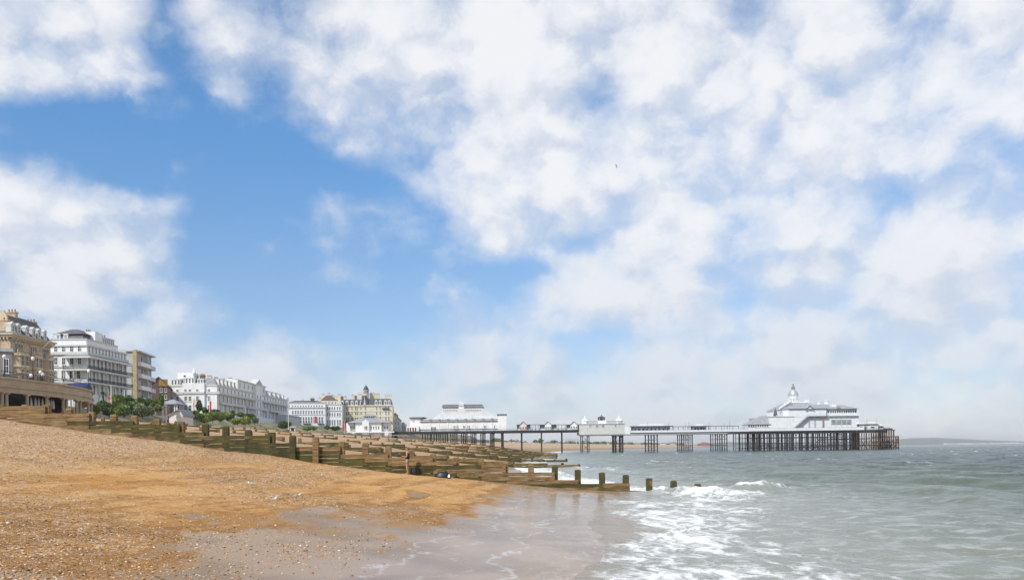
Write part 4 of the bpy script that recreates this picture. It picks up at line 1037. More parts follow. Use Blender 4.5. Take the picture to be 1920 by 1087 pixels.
for i in range(9):
    q = 807+i*16.5; m = MB(); m.box(x_(q), -.32, 0, x_(q)+.35, -.01, z_(785)); m.build('pilaster', WHITE, r)
    m = MB(); m.box(x_(q)-.5, -.45, z_(787.3), x_(q)+.9, .4, z_(785)); m.build('bracket', SLATEG, r)
for q in (809.5, 812, 814.5, 817): window(r, x_(q), -.03, .5, .6, 2.2, 'front', 'none', WHITE)
for q0, q1 in ((827, 840), (845, 858.5), (885, 897.5), (928, 932)):
    m = MB(); m.box(x_(q0), -.06, .15, x_(q1), -.01, z_(797.5)); m.build('shutter_panel', mat('lilac_white', (.72, .68, .73), .5, .05, 1), r)
for q in (852, 855.5, 859, 869.5, 872, 878, 881, 909, 911.5, 927.5): window(r, x_(q), -.03, z_(802.5), .55, 1.5, 'front', 'none', WHITE2)
m = MB(); m.cyl((x_(886), .5, z_(790)), (x_(886), .5, z_(779)), .12, .06, 6); m.build('flagpole', IRONG, r)
# windbreak shelters and gabled kiosks on the deck
def windbreak(a, c, label, z=zA, top=796, gable=None, gm=WHITE, y=1.0):
    r, x_, z_ = pbuilding('deck_shelter', label, (a+c)/2, z, 'shelter', y, 'shelters on the pier deck')
    zt = z_(top, (a+c)/2)
    m = MB(); m.box(x_(a)-.3, -.8, zt, x_(c)+.3, 2.6, zt+.22); m.build('roof', SLATE, r)
    for q in np.linspace(a, c, max(3, int((c-a)/9)+1)): m = MB(); m.box(x_(q)-.1, -.1, 0, x_(q)+.1, .1, zt); m.build('post', IRONG, r)
    m = MB(); m.box(x_(a), .3, 0, x_(c), .45, .95); m.build('dado', WHITE2, r)
    m = MB(); m.box(x_(a)+.1, .34, .95, x_(c)-.1, .4, zt); m.build('glazing', GLASSG, r) if gable is not None else None
    if gable:
        m = MB(); g0, g1 = gable; zg = z_(789.5, (g0+g1)/2); ze_ = z_(795.5, (g0+g1)/2)
        m.box(x_(g0), -1.5, 0, x_(g1), 3, ze_); m.prism([(x_(g0), ze_), (x_(g1), ze_), ((x_(g0)+x_(g1))/2, zg-.25)], 'y', -1.5, 3); m.build('kiosk', gm, r)
        m = MB(); xm = (x_(g0)+x_(g1))/2
        m.prism([(x_(g0)-.5, ze_-.2), (xm, zg+.1), (xm, zg-.25), (x_(g0)-.5, ze_-.55)], 'y', -1.9, 3.3); m.prism([(x_(g1)+.5, ze_-.2), (xm, zg+.1), (xm, zg-.25), (x_(g1)+.5, ze_-.55)], 'y', -1.9, 3.3); m.build('gable_roof', SLATEG, r)
        for q in np.linspace(g0+2, g1-2, 3): window(r, x_(q), -1.52, .9, .7, 1.2, 'front', 'none', gm)
    return r
windbreak(970, 995, 'white pier shelter with a red fronted gable kiosk, next after the amusement hall', gable=(975, 988), gm=mat('red_white', (.70, .34, .36), .6, .2, .8, c2=(.75, .7, .7)))
windbreak(998, 1011, 'open pier shelter between the red gabled and the middle white gabled kiosk')
windbreak(1013, 1044, 'glazed pier shelter under the middle white gable', gable=(1022, 1034))
windbreak(1047, 1061, 'open pier shelter between the two white gabled kiosks')
windbreak(1063, 1086, 'glazed pier shelter with white gable touching the three-cupola building', gable=(1070, 1083))
windbreak(1264, 1291, 'open flat-roofed pier shelter between the two glazed cafes', z=zB, top=799.5)
windbreak(1333, 1386, 'long open flat-roofed pier shelter nearest the domed theatre', z=zB, top=798.5)
# three cupola building
r, x_, z_ = pbuilding('cupola_building', 'white panelled pier building with three cupolas halfway along', 1130, zB-.9)
m = MB(); m.box(x_(1086), -2.4, 0, x_(1170), 14, z_(795)); m.build('wall', mat('panelled_white', (.70, .70, .66), .6, .08, .6, streak=.45), r)
m = MB(); m.box(x_(1085), -2.8, z_(795), x_(1172.5), 14.4, z_(793.6)); m.box(x_(1086), -2.6, 0, x_(1170), -2.42, .5); m.build('cornice', OFFW, r)
m = MB()
for q in np.linspace(1087, 1169, 24): m.box(x_(q)-.1, -2.56, .5, x_(q)+.1, -2.42, z_(795))
o = m.build('panel_ribs', OFFW, r)
for a, c in ((1102, 1120), (1137, 1168)):
    m = MB(); zb_ = z_(793.6); m.box(x_(a), -2.2, zb_+1.25, x_(c), -2.0, zb_+1.45)
    for q in np.arange(x_(a), x_(c), .55): m.box(q, -2.2, zb_, q+.14, -2.02, zb_+1.25)
    m.build('balustrade', SLATEG, r)
for q, top, mt in ((1097.5, 771, WHITE2), (1161.5, 775, WHITE2)):
    zb_ = z_(793.6); zt = z_(top, q)
    m = MB(); m.lathe([(2.0, zb_), (2.0, z_(789)), (2.3, z_(789)), (2.3, z_(788.4)), (1.8, z_(786.5)), (1.3, z_(785)), (.55, z_(783.5)), (.5, z_(782)), (.65, z_(781.7)), (.12, z_(779)), (.05, zt)], x_(q), .8, 8); m.build('cupola', mt, r)
m = MB(); q = x_(1128.5); m.frus(q-3, -2, q+3, 4, z_(793.6), q-2.4, -1.5, q+2.4, 3.5, z_(788)); m.build('cupola_base', WHITE2, r)
for dx in (-1.6, 1.6):
    for dy in (-.6, 2.6): m = MB(); m.box(q+dx-.2, dy-.2, z_(788), q+dx+.2, dy+.2, z_(783)); m.build('cupola_post', SLATE, r)
m = MB(); m.box(q-.9, .2, z_(788), q+.9, 1.8, z_(783.5)); m.frus(q-2.5, -1.4, q+2.5, 3.4, z_(783), q-.5, .5, q+.5, 1.5, z_(779.5)); m.cyl((q, 1, z_(779.5)), (q, 1, z_(775.5)), .25, .05, 6); m.build('cupola', SLATE, r)
for q in (1106, 1118, 1120.5, 1129, 1131.5, 1153.5, 1161.5): window(r, x_(q), -2.44, z_(799.5), .6, .9, 'front', 'none', OFFW)
m = MB(); m.box(x_(1170.2), -2.3, 0, x_(1181), 4, z_(800.2)); m.build('side_wall', WHITE, r)
# two glazed cafes
for a, c, cap, lb in ((1184, 1261, (1198, 1247), 'larger glazed white pier cafe with flat dark roof right of the three-cupola building'), (1297, 1329, (1305, 1322), 'smaller white pier cafe with flat dark roof midway to the domed theatre')):
    r, x_, z_ = pbuilding('pier_cafe', lb, (a+c)/2, zB, 'cafe', 1.0)
    zt = z_(799, (a+c)/2)
    m = MB(); m.box(x_(a)-.5, -1.5, zt, x_(c)+.5, 8, zt+.3); m.build('roof', SLATE, r)
    m = MB(); m.frus(x_(cap[0]), 0, x_(cap[1]), 7, zt+.3, x_(cap[0]+3), 1.5, x_(cap[1]-3), 5, z_(794.5, (a+c)/2)); m.build('roof_cap', OFFW, r)
    m = MB(); m.box(x_(a+4), .4, 0, x_(c-3), 7, zt); m.build('wall', WHITE2, r)
    for q in np.linspace(a, c, 7 if c-a > 50 else 4): m = MB(); m.box(x_(q)-.12, -1.2, 0, x_(q)+.12, -.98, zt); m.build('post', SLATE, r)
    for q in np.linspace(a+8, c-8, 9 if c-a > 50 else 4): window(r, x_(q), .38, 1.1, 1.4, 1.5, 'front', 'none', WHITE2)
# domed theatre
r, x_, z_ = pbuilding('domed_theatre', 'large white theatre with grey roofs and silver dome at the seaward pier end', 1530, zB, 'theatre', 4.0)
y0 = -4.0
m = MB(); m.box(x_(1443), y0, 0, x_(1552), 36, z_(780.5)); m.build('wall', mat('theatre_white', (.81, .82, .80), .6, .07, .5, streak=.4), r)
m = MB(); m.box(x_(1442), y0-.3, z_(780.5), x_(1490), 36.3, z_(779)); m.box(x_(1443), y0-.2, z_(801.5), x_(1612), y0, z_(800.5)); m.build('cornice', OFFW, r)
for i in range(16): m = MB(); q = x_(1444)+i*.95; m.box(q, y0-.2, z_(779), q+.25, y0+.1, z_(776.5)); m.build('pinnacle', WHITE2, r) if i % 2 == 0 else None
m = MB(); m.prism([(x_(1473.5), y0+4), (x_(1480), y0-.1), (x_(1550), y0-.1), (x_(1553), y0+4), (x_(1553), 30), (x_(1473.5), 30)], 'z', z_(780.4), z_(765.5)); m.build('upper_wall', WHITE2, r)
m = MB()
lo = [(1472, y0+3.5), (1479, y0-1), (1551.5, y0-1), (1555, y0+3.5), (1555, 31), (1472, 31)]; hi = [(1491, 9), (1494, 7), (1527, 7), (1530, 9), (1530, 20), (1491, 20)]
vs = [(x_(a), y, z_(765.5)) for a, y in lo]+[(x_(a), y, z_(752.5)) for a, y in hi]
m.add(vs, [(i, (i+1) % 6, 6+(i+1) % 6, 6+i) for i in range(6)]+[tuple(range(5, -1, -1)), tuple(range(6, 12))]); m.build('roof', PIERROOF, r)
m = MB(); m.box(x_(1490), 6, z_(753), x_(1530), 21, z_(750.5)); m.box(x_(1523), 6, z_(750.5), x_(1530), 8, z_(747)); m.build('lantern_base', WHITE2, r)
cx, cy = x_(1508), 13.5
m = MB(); rr = (x_(1517)-x_(1499))/2; m.lathe([(rr*1.02, z_(750.6)), (rr*.98, z_(739.5)), (rr*1.15, z_(739)), (rr*1.15, z_(738))], cx, cy, 20); drum = m.build('dome_drum', WHITE, r)
for k in range(20):
    t = 2*math.pi*k/20; put('window', win_mesh(.5, 2.0, 'none', WHITE, GLASSG), drum, (cx+rr*math.cos(t), cy+rr*math.sin(t), z_(749)), t+math.pi/2)
m = MB(); R_ = rr*1.08; zd = z_(738); hd = z_(724.5)-zd
m.lathe([(R_*math.cos(t), zd+hd*math.sin(t)) for t in np.linspace(0, math.pi/2*.93, 12)], cx, cy, 24); m.build('dome', mat('silver_dome', (.52, .54, .56), .35, .1, .5, metal=.3), r, True)
m = MB(); m.lathe([(1.0, z_(725)), (1.0, z_(721.5)), (1.2, z_(721.2)), (.9, z_(719.8)), (.3, z_(718.6)), (.2, z_(717)), (.75, z_(716.5)), (.75, z_(715.8)), (.05, z_(714.5))], cx, cy, 10); m.build('finial', SLATEG, r)
# sloping parapet walk at the left of the roof
m = MB(); m.prism([(x_(1468), z_(765.5)), (x_(1474), z_(765.5)), (x_(1492), z_(752)), (x_(1492), z_(747)), (x_(1469), z_(761))], 'y', y0+6, y0+7); m.build('roof_stair', WHITE2, r)
m = MB(); m.bar((x_(1470), y0+5.9, z_(765)), (x_(1492), y0+5.9, z_(751.5)), .3, .45); m.build('stair_string', SLATEG, r)
m = MB(); m.prism([(x_(1511), z_(766)), (x_(1524), z_(766)), (x_(1517.5), z_(760.8))], 'y', y0-1.3, 6); m.build('roof_gable', WHITE, r)
m = MB(); m.bar((x_(1509.5), y0-1.5, z_(766.5)), (x_(1517.5), y0-1.5, z_(760.2)), .6, .35); m.bar((x_(1525.5), y0-1.5, z_(766.5)), (x_(1517.5), y0-1.5, z_(760.2)), .6, .35); m.build('gable_trim', SLATEG, r)
m = MB(); m.cyl((x_(1463), 4, z_(779.5)), (x_(1463), 4, z_(776)), 1.2, 1.2, 8); m.cyl((x_(1463), 4, z_(776)), (x_(1463), 4, z_(762)), 1.3, .1, 8); m.build('turret', SLATE, r)
# right wing
m = MB(); m.box(x_(1552.02), y0, 0, x_(1611), 34, z_(780)); m.build('wing_wall', WHITE2, r)
m = MB(); m.box(x_(1553), y0-1.3, z_(780), x_(1611.5), 34, z_(775.8)); m.build('wing_balcony', WHITE, r)
m = MB(); m.box(x_(1553.1), y0+1.2, z_(775.8), x_(1609), 33, z_(766.5)); m.build('wing_upper_wall', OFFW, r)
for i in range(13): window(r, x_(1556+i*4.2), y0+1.18, z_(774.8), 1.05, 1.9, 'front', 'none', WHITE2)
m = MB(); m.frus(x_(1545), y0, x_(1590), 33, z_(766.5), x_(1540), 10, x_(1567), 20, z_(755.2)); m.build('wing_roof', PIERROOF, r)
m = MB(); m.frus(x_(1581), y0-.6, x_(1612.5), 30, z_(766.4), x_(1592), 10, x_(1597), 18, z_(757)); m.build('wing_roof', PIERROOF, r)
m = MB(); m.prism([(x_(1569), z_(766.5)), (x_(1578), z_(766.5)), (x_(1573.5), z_(762.5))], 'y', y0-.4, 6); m.build('roof_gable', SLATEG, r)
for q, t0, t1, w_ in ((1556, 755.5, 749.5, 1.3), (1570.5, 757, 747.5, 1.5)):
    m = MB(); m.lathe([(w_, z_(t0)), (w_, z_(t1+1.5)), (w_*1.25, z_(t1+1.4)), (w_*1.2, z_(t1+.6)), (w_*.3, z_(t1))], x_(q), 12, 10); m.build('roof_vent', WHITE, r)
m = MB(); m.box(x_(1567.5), 2, z_(766), x_(1577), 8, z_(757.5)); m.build('lift_housing', WHITE, r)
m = MB(); m.box(x_(1559), y0-.1, z_(796.5), x_(1597), y0-.01, z_(787)); m.build('glazed_screen', mat('grey_screen', (.33, .37, .35), .3, .25, .5), r)
for q in (1559, 1568, 1578, 1588, 1597): m = MB(); m.box(x_(q)-.15, y0-.18, 0, x_(q)+.15, y0-.11, z_(782)); m.build('mullion', OFFW, r)
# outside stair and its landing
m = MB(); m.bar((x_(1485), y0-1.2, .5), (x_(1515), y0-1.2, z_(780)), 1.6, .35); m.box(x_(1515), y0-2, z_(780.6), x_(1552), y0-.02, z_(779.6)); m.build('stair', SLATEG, r)
m = MB(); m.bar((x_(1485), y0-2, 1.5), (x_(1515), y0-2, z_(777)), .1, .1); m.box(x_(1515), y0-2, z_(777.2), x_(1552), y0-1.9, z_(776.8))
for q in np.linspace(1487, 1550, 22): zz = max(0, min(1, (q-1485)/30))*z_(780); m.box(x_(q), y0-2, zz, x_(q)+.07, y0-1.93, zz+1.0)
m.build('stair_railing', SLATEG, r)
for q in (1503, 1515, 1526, 1541): m = MB(); m.box(x_(q)-.12, y0-1.9, 0, x_(q)+.12, y0-1.66, z_(780.8) if q > 1510 else z_(788)); m.build('stair_post', SLATEG, r)
m = MB(); m.box(x_(1540.5), y0-2.3, 0, x_(1541.5), y0-2.1, z_(782)); m.build('red_pipe', RED, r)
# low shed in front of the theatre
r, x_, z_ = pbuilding('arcade_shed', 'low white arcaded shed with a grey hipped roof just left of the domed theatre', 1425, zB, 'building', 4.5)
m = MB(); m.box(x_(1404), -4.5, 0, x_(1442.5), 10, z_(797, 1425)); m.build('wall', WHITE2, r)
m = MB(); m.frus(x_(1403), -5, x_(1446), 11, z_(795.5, 1425), x_(1437), 0, x_(1443), 6, z_(778, 1440)); m.build('roof', PIERROOF, r)
m = MB(); m.prism([(x_(1416), z_(800, 1425)), (x_(1442), z_(800, 1425)), (x_(1442), z_(806, 1425)), (x_(1422), z_(807, 1425))], 'y', -5.2, -4.52); m.build('bow_panel', OFFW, r)
for q in np.arange(1405, 1442, 4.3): window(r, x_(q), -4.53, z_(800, 1425)+.1, .8, 1.3, 'front', 'arch', SLATEG)
# seaward kiosks
for a, c, tp, lb, mt in ((1607, 1622, 793.5, 'small open white kiosk against the right wall of the domed theatre', WHITE2), (1625, 1648, 793, 'white canopied kiosk near the seaward end of the pier', WHITE2), (1648, 1658, 797, 'pale pink hut by the rusty landing stage', PINK)):
    r, x_, z_ = pbuilding('deck_kiosk', lb, (a+c)/2, zB, 'kiosk', 0)
    zt = z_(tp, (a+c)/2); m = MB(); m.box(x_(a)+.3, 0, 0, x_(c)-.3, 5, zt-.4); m.build('wall', mt, r)
    m = MB(); m.frus(x_(a)-.3, -1, x_(c)+.3, 6, zt-.4, x_(a)+1, 1.5, x_(c)-1, 4, zt+.8); m.build('roof', OFFW, r)
    window(r, 0, -.02, .9, min(2.5, (x_(c)-x_(a))*.5), 1.2, 'front', 'none', WHITE2)
LAMPS = [(1214, 791, 'behind the three-cupola end of the larger cafe'), (1253, 791, 'at the right end of the larger pier cafe'), (1284, 792, 'over the open shelter between the cafes'), (1291, 789.5, 'left of the smaller pier cafe'), (1329, 789.5, 'at the right end of the smaller pier cafe'),
         (1357, 791.5, 'over the middle of the long open shelter'), (1367, 789.5, 'over the right half of the long open shelter'), (1394, 790, 'alone between the long shelter and the arcaded shed'), (1405.5, 789, 'beside the arcaded shed'), (1618, 786, 'right of the theatre, over the open kiosk'), (1635, 783, 'over the canopied kiosk at the pier end')]
def lamp_post(x, y, z, h, label, group, mt=IRONG, globe=.22):
    r = thing('lamp_post', label, 'lamp post', (x, y, z), 0, group)
    m = MB(); m.cyl((0, 0, 0), (0, 0, .8), .16, .12, 8); m.cyl((0, 0, .8), (0, 0, h-.3), .085, .06, 8); m.build('column', mt, r)
    m = MB(); m.lathe([(.1, h-.35), (.12, h-.3), (globe*.8, h-.15), (globe, h+.05), (globe*.75, h+.25), (.05, h+.36)], 0, 0, 10); m.build('globe', WHITE, r, True); return r
for px, py, lb in LAMPS:
    lamp_post(pX(px), DP-1.6 if px < 1400 else DP-5.7, zB, pZ(px, py)-zB, 'thin pier lamp post ' + lb, 'lamp posts along the pier', globe=.28)

# ================================================================== far coast, hills, haze
yl = np.geomspace(700, 4300, 90)
def far_land(offs):
    P = np.array([[[float(xs(y))-o, y, z+(.6*float(fbm(y*.01, o*.03, 8))*(z > 3))] for o, z in offs] for y in yl]); return P
struct('far_shore', grid_mesh('far_shore', far_land([(78, 8.9), (90, 9.6), (140, 9.9), (400, 11), (1500, 16)]), GRASS))
def hill_ridge(name, pts, y0, dep, m):
    xs_ = np.array([p[0] for p in pts]); n = 160; xx = np.linspace(xs_[0], xs_[-1], n); hh = np.interp(xx, xs_, [p[1] for p in pts])
    hh = np.maximum(.2, hh*(1+.10*fbm(xx*.0018, xx*0, 4)))
    P = np.zeros((7, n, 3))
    for k, (t, f) in enumerate(((0, 0), (.02, .18), (.22, .55), (.45, .85), (.6, 1.0), (.8, .8), (1, 0))):
        P[k, :, 0] = xx; P[k, :, 1] = y0+dep*t+60*fbm(xx*.002, xx*0+k, 9); P[k, :, 2] = hh*f-.3
    return struct(name, grid_mesh(name, P, m))
HILL = mat('far_hill', (.055, .085, .05), .9, .25, .006, c2=(.11, .12, .07))
hh = lambda px, py, d: Z(px, py, d)
D1 = 9200
hill_ridge('far_hills', [(X(1560, D1), 1), (X(1640, D1), 30), (X(1690, D1), 52), (X(1735, D1), 58), (X(1775, D1), 80), (X(1830, D1), 84), (X(1880, D1), 70), (X(1905, D1), 56), (X(1990, D1), 30), (X(2100, D1), 1)], D1, 1500, HILL)
D2 = 8200
hill_ridge('far_hills', [(X(1290, D2), 10), (X(1350, D2), 40), (X(1400, D2), 56), (X(1450, D2), 50), (X(1550, D2), 24), (X(1640, D2), 2)], D2, 1300, HILL)
m = MB()
for i in range(26):
    px = 1775+i*5.6+random.uniform(-2, 2); y = D1-50; x = X(px, y); w_ = random.uniform(8, 30); m.prism([(x-w_, 0), (x+w_, 0), (x+w_*.8, random.uniform(6, 13)), (x-w_*.6, random.uniform(6, 12))], 'y', y, y+40)
o = m.build('chalk_cliffs', mat('chalk', (.8, .8, .78), .9, .05, .05)); o['kind'] = 'structure'
# woods behind the far beach: one mass
vs = []; fs = []
def clump(x, y, z, r, h, n, s):
    for _ in range(n):
        v = rng.normal(size=3); v /= np.linalg.norm(v); q = rng.uniform(.55, 1.0)
        c = np.array([x+v[0]*r*q, y+v[1]*r*q, z+h*(.5+.5*v[2]*q)])
        a = rng.normal(size=3); a /= np.linalg.norm(a); b = np.cross(a, v); b /= max(np.linalg.norm(b), 1e-3)
        k = len(vs); vs.extend([c-a*s, c+b*s*.8, c+a*s, c-b*s*.8]); fs.append((k, k+1, k+2, k+3))
for _ in range(210):
    y = random.uniform(880, 3700); x = float(xs(y))-random.uniform(105, 260); r = random.uniform(6, 14)*(y/2000)**.4
    clump(x, y, 9, r, r*random.uniform(.5, .8), 26, r*.33)
me = bpy.data.meshes.new('far_woods'); me.from_pydata([tuple(v) for v in vs], [], fs); me.materials.append(L_DARK); o = put('far_woods', me); o['kind'] = 'stuff'
FAR = [ # px, d, width px, height px (walls), roof, label
    (946, 900, 7, 4, 'r', 'red gabled house on the far shore just right of the wide pier leg'), (955, 905, 6, 4.5, 'r', 'second red gabled house on the far shore, in the same short row'), (963, 910, 6, 4.5, 'r', 'third red gabled house, right end of the short far row'),
    (972, 980, 8, 4, 'g', 'grey roofed house on the far shore left of the second bare pier leg'), (986, 1050, 7, 3.5, 'g', 'low grey house on the far shore right of the second bare pier leg'), (1003, 1150, 14, 3, 'w', 'long low white house on the far shore between two pier legs'),
    (1026, 1250, 9, 4, 'g', 'dark roofed house on the far shore right of the third bare pier leg'), (1046, 1390, 8, 5, 'w', 'small pale block left of the white flats across the bay'),
    (1112, 1700, 10, 4, 'w', 'pale low house on the far shore just right of the first braced leg'), (1124, 1750, 8, 4, 'g', 'grey house on the far shore midway between the first two braced legs'), (1138, 1800, 8, 4.5, 'w', 'white house on the far shore left of the second braced leg'),
    (1178, 2100, 9, 3.5, 'w', 'white cottage on the far shore right of the second braced leg'), (1196, 2200, 10, 4, 'g', 'grey house on the far shore left of the third braced leg'), (1243, 2500, 12, 4, 'w', 'long pale house on the far shore right of the third braced leg'), (1262, 2600, 9, 4.5, 'g', 'tall grey house on the far shore left of the fourth braced leg')]
for px, d, wp, hp, rf, lb in FAR:
    s_ = d/F; w_, h_ = wp*s_, hp*s_; zg = 9.6
    r = thing('far_house', lb, 'house', (X(px, d), d, zg), 0, 'houses on the far shore')
    m = MB(); m.box(-w_/2, 0, 0, w_/2, w_*.8, h_*.62); m.build('wall', CREAM2 if rf == 'w' else GREYW, r)
    m = MB(); m.prism([(-w_*.56, h_*.62), (w_*.56, h_*.62), (w_*.5 if rf != 'r' else 0, h_*1.05), (-w_*.5 if rf != 'r' else 0, h_*1.05)][:4], 'y', -.3, w_*.85); m.build('roof', REDTILE if rf == 'r' else SLATEG, r)
r = thing('white_flats', 'white block of flats across the bay between two pier legs', 'flats', (X(1075, 1450), 1450, 9.6)); s_ = 1450/F
for a, c, t in ((1060, 1068, 9.0), (1068.3, 1081, 9.6), (1081.3, 1088, 8.6)):
    m = MB(); m.box((a-1075)*s_, 0, 0, (c-1075)*s_, 14, t*.97); m.build('wall', WHITE, r)
    m = MB()
    for k in range(3): m.box((a-1075)*s_+.6, -.3, 1.6+k*2.5, (c-1075)*s_-.6, -.01, 2.8+k*2.5)
    m.build('window_band', GLASSG, r)
m = MB(); m.box((1059-1075)*s_, -.6, 9.35, (1088.5-1075)*s_, 14.5, 9.8); m.build('roof', GREYW, r)
r = thing('red_roofed_pavilion', 'low red-roofed pavilion on the far point beyond the pier', 'building', (X(1322, 3100), 3100, 9)); s_ = 3100/F
m = MB(); m.box(-11*s_, 0, 0, 13*s_, 30, 4); m.build('wall', TERRA, r)
m = MB(); m.frus(-13*s_, -2, 15*s_, 34, 4, -2*s_, 10, 3*s_, 20, 12); m.build('roof', mat('far_red_roof', (.33, .09, .07), .8, .2, .2), r)

# ================================================================== bandstand colonnade
bs = thing('bandstand', 'curved buff concrete bandstand terrace with paired columns and a dark arcade under it', 'bandstand', (0, 0, 0))
path = [Vector((X(px, d), d, 0)) for px, d in ((-150, 118), (-60, 127), (0, 133), (50, 139), (100, 146), (140, 154), (163, 161), (174.5, 168), (171, 177), (150, 184))]
dense = []
for i in range(len(path)-1):
    p0, p1, p2, p3 = path[max(i-1, 0)], path[i], path[i+1], path[min(i+2, len(path)-1)]
    for k in range(6):
        t = k/6; dense.append(.5*((2*p1)+(p2-p0)*t+(2*p0-5*p1+4*p2-p3)*t*t+(3*p1-p0-3*p2+p3)*t**3))
dense.append(path[-1])
nrm = []
for i in range(len(dense)):
    d_ = (dense[min(i+1, len(dense)-1)]-dense[max(i-1, 0)]).normalized(); nrm.append(Vector((-d_.y, d_.x, 0)))   # landward
def ribbon(o0, o1, z0, z1, m=None, a=0, c=None):
    m = m or MB(); c = len(dense)-1 if c is None else c
    P = [[(dense[i]+nrm[i]*o).to_tuple()[:2]+(z,) for o, z in ((o0, z0), (o1, z0), (o1, z1), (o0, z1))] for i in range(a, c+1)]
    v = [p for r in P for p in r]; n = len(P)-1
    f = [(3, 2, 1, 0), tuple(4*n+k for k in range(4))]
    for i in range(n):
        for k in range(4): f.append((4*i+k, 4*i+(k+1) % 4, 4*i+4+(k+1) % 4, 4*i+4+k))
    return m.add(v, f)
ZD, ZF, ZB = 15.75, 13.15, 10.2
m = ribbon(0, .5, ZF, ZD-.3); ribbon(-.25, .55, ZD-.3, ZD, m); ribbon(-.2, .0, ZF+.9, ZF+1.15, m); ribbon(-.12, 0, ZF, ZF+.35, m); m.build('fascia', BUFF, bs)
m = ribbon(.52, 9, ZD-.5, ZD-.05); m.build('deck', CONC, bs)
m = MB(); m.hexa([(X(-150, 138), 138, ZB), (X(122, 172), 172, ZB), (X(122, 172), 172.4, ZB), (X(-150, 138), 138.4, ZB), (X(-150, 138), 138, ZD-.55), (X(122, 172), 172, ZD-.55), (X(122, 172), 172.4, ZD-.55), (X(-150, 138), 138.4, ZD-.55)]); m.build('arcade_shade_wall', DARK, bs)  # near-black sheet added behind the columns, its colour standing for the arcade's shade
m = ribbon(9.02, 20, ZD-.5, ZD-.06, c=33); m.build('light_blocking_deck', CONC, bs)  # extra deck added landward to block light entering the arcade from above
m = ribbon(-.4, 8.2, ZB-1.6, ZB); m.build('floor', BUFF, bs)
def path_at(px):
    best = min(range(len(dense)-8), key=lambda i: abs(960+F*dense[i].x/dense[i].y-px)); return best
for px in (-70, -62, -20, 5, 13.5, 52, 88.5, 119.5, 126, 144.5, 151.5, 166.5, 172.5):
    i = path_at(px); p = dense[i]+nrm[i]*.35; p = Vector((X(px, p.y), p.y, 0))
    m = MB(); m.cyl((p.x, p.y, ZB), (p.x, p.y, ZF), .30, .25, 10); m.box(p.x-.4, p.y-.4, ZB, p.x+.4, p.y+.4, ZB+.3); m.box(p.x-.38, p.y-.38, ZF-.25, p.x+.38, p.y+.38, ZF-.01); m.build('column', BUFF, bs)
m = ribbon(.1, .18, ZD+.95, ZD+1.03); ribbon(.11, .17, ZD+.12, ZD+.18, m)
for i in range(0, len(dense)-1):
    for t in (0, .33, .66):
        p = dense[i].lerp(dense[i+1], t)+nrm[i]*.14; m.box(p.x-.02, p.y-.02, ZD, p.x+.02, p.y+.02, ZD+.98)
m.build('railing', BLACK, bs)
for px, py, off, lb in ((10, 668, 1.2, 'tall one by the grey annex'), (63.5, 671.5, 2.5, 'tall one in front of the tan hotel'), (59.5, 703.5, .6, 'low globe left of the pair'), (77.5, 697.5, .9, 'left of the close pair'), (81.5, 701.5, .6, 'right of the close pair'), (168, 695, 1.0, 'at the seaward end, before the white hotel')):
    i = path_at(px); p = dense[i]+nrm[i]*off; z = Z(px, py, p.y)
    lamp_post(X(px, p.y), p.y, ZD-.05, z-ZD, 'globe lamp on the bandstand terrace, ' + lb, 'globe lamps on the bandstand terrace', BLACK, .3)
for px, tp, lb in ((59.5, 742, 'leftmost'), (67.5, 744, 'second from left'), (73.5, 741.5, 'third and tallest'), (80.5, 745, 'fourth, next to a column'), (92.5, 748, 'fifth, right of a column'), (97.5, 748, 'sixth'), (101, 749, 'rightmost')):
    i = path_at(px); d = dense[i].y+3.2; zt = min(Z(px, tp, d), ZF-.2)
    r = thing('folded_parasol', 'white folded parasol under the bandstand arcade, ' + lb + ' of the row', 'parasol', (X(px, d), d, ZB), 0, 'folded parasols in the arcade')
    m = MB(); m.cyl((0, 0, 0), (0, 0, .12), .35, .3, 10); m.cyl((0, 0, .12), (0, 0, 1.0), .04, .04, 6); m.build('pole', BLACK, r)
    m = MB(); h = zt-ZB; m.lathe([(.06, .9), (.24, 1.0), (.22, 1.5), (.16, h*.8), (.05, h)], 0, 0, 8); m.build('canopy', WHITE, r, True)
for px, py, w_, lb in ((40, 770, 11, 'large round cream planter in the dark arcade, near the left'), (4, 768, 6, 'cream planter at the left edge under the terrace')):
    d = 139; r = thing('planter', lb, 'planter', (X(px, d), d, ZB)); k = w_*d/F/2; m = MB(); m.lathe([(k*.6, 0), (k, k*.9), (k*1.05, k*1.5), (k*.9, k*1.75)], 0, 0, 14); m.build('tub', CREAM2, r, True)
for px, lb in ((109.5, 'red chair in the arcade left of the right-hand column pair'), (114, 'second red chair in the arcade, nearer the column pair')):
    d = 152; r = thing('red_chair', lb, 'chair', (X(px, d), d, ZB), random.uniform(-.5, .5), 'red chairs in the arcade')
    m = MB(); m.box(-.3, -.3, .42, .3, .3, .5); m.build('seat', RED, r); m = MB(); m.box(-.3, .26, .5, .3, .34, 1.1); m.build('backrest', RED, r)
    for sx in (-1, 1):
        for sy in (-1, 1): m = MB(); m.cyl((sx*.26, sy*.26, 0), (sx*.26, sy*.26, .42), .03, .03, 6); m.build('leg', RED, r)
for px, tp, w_, lb, mt in ((87, 757, 9, 'cream bollard planter behind the groyne boards left of the arcade steps', CREAM2),):
    pass

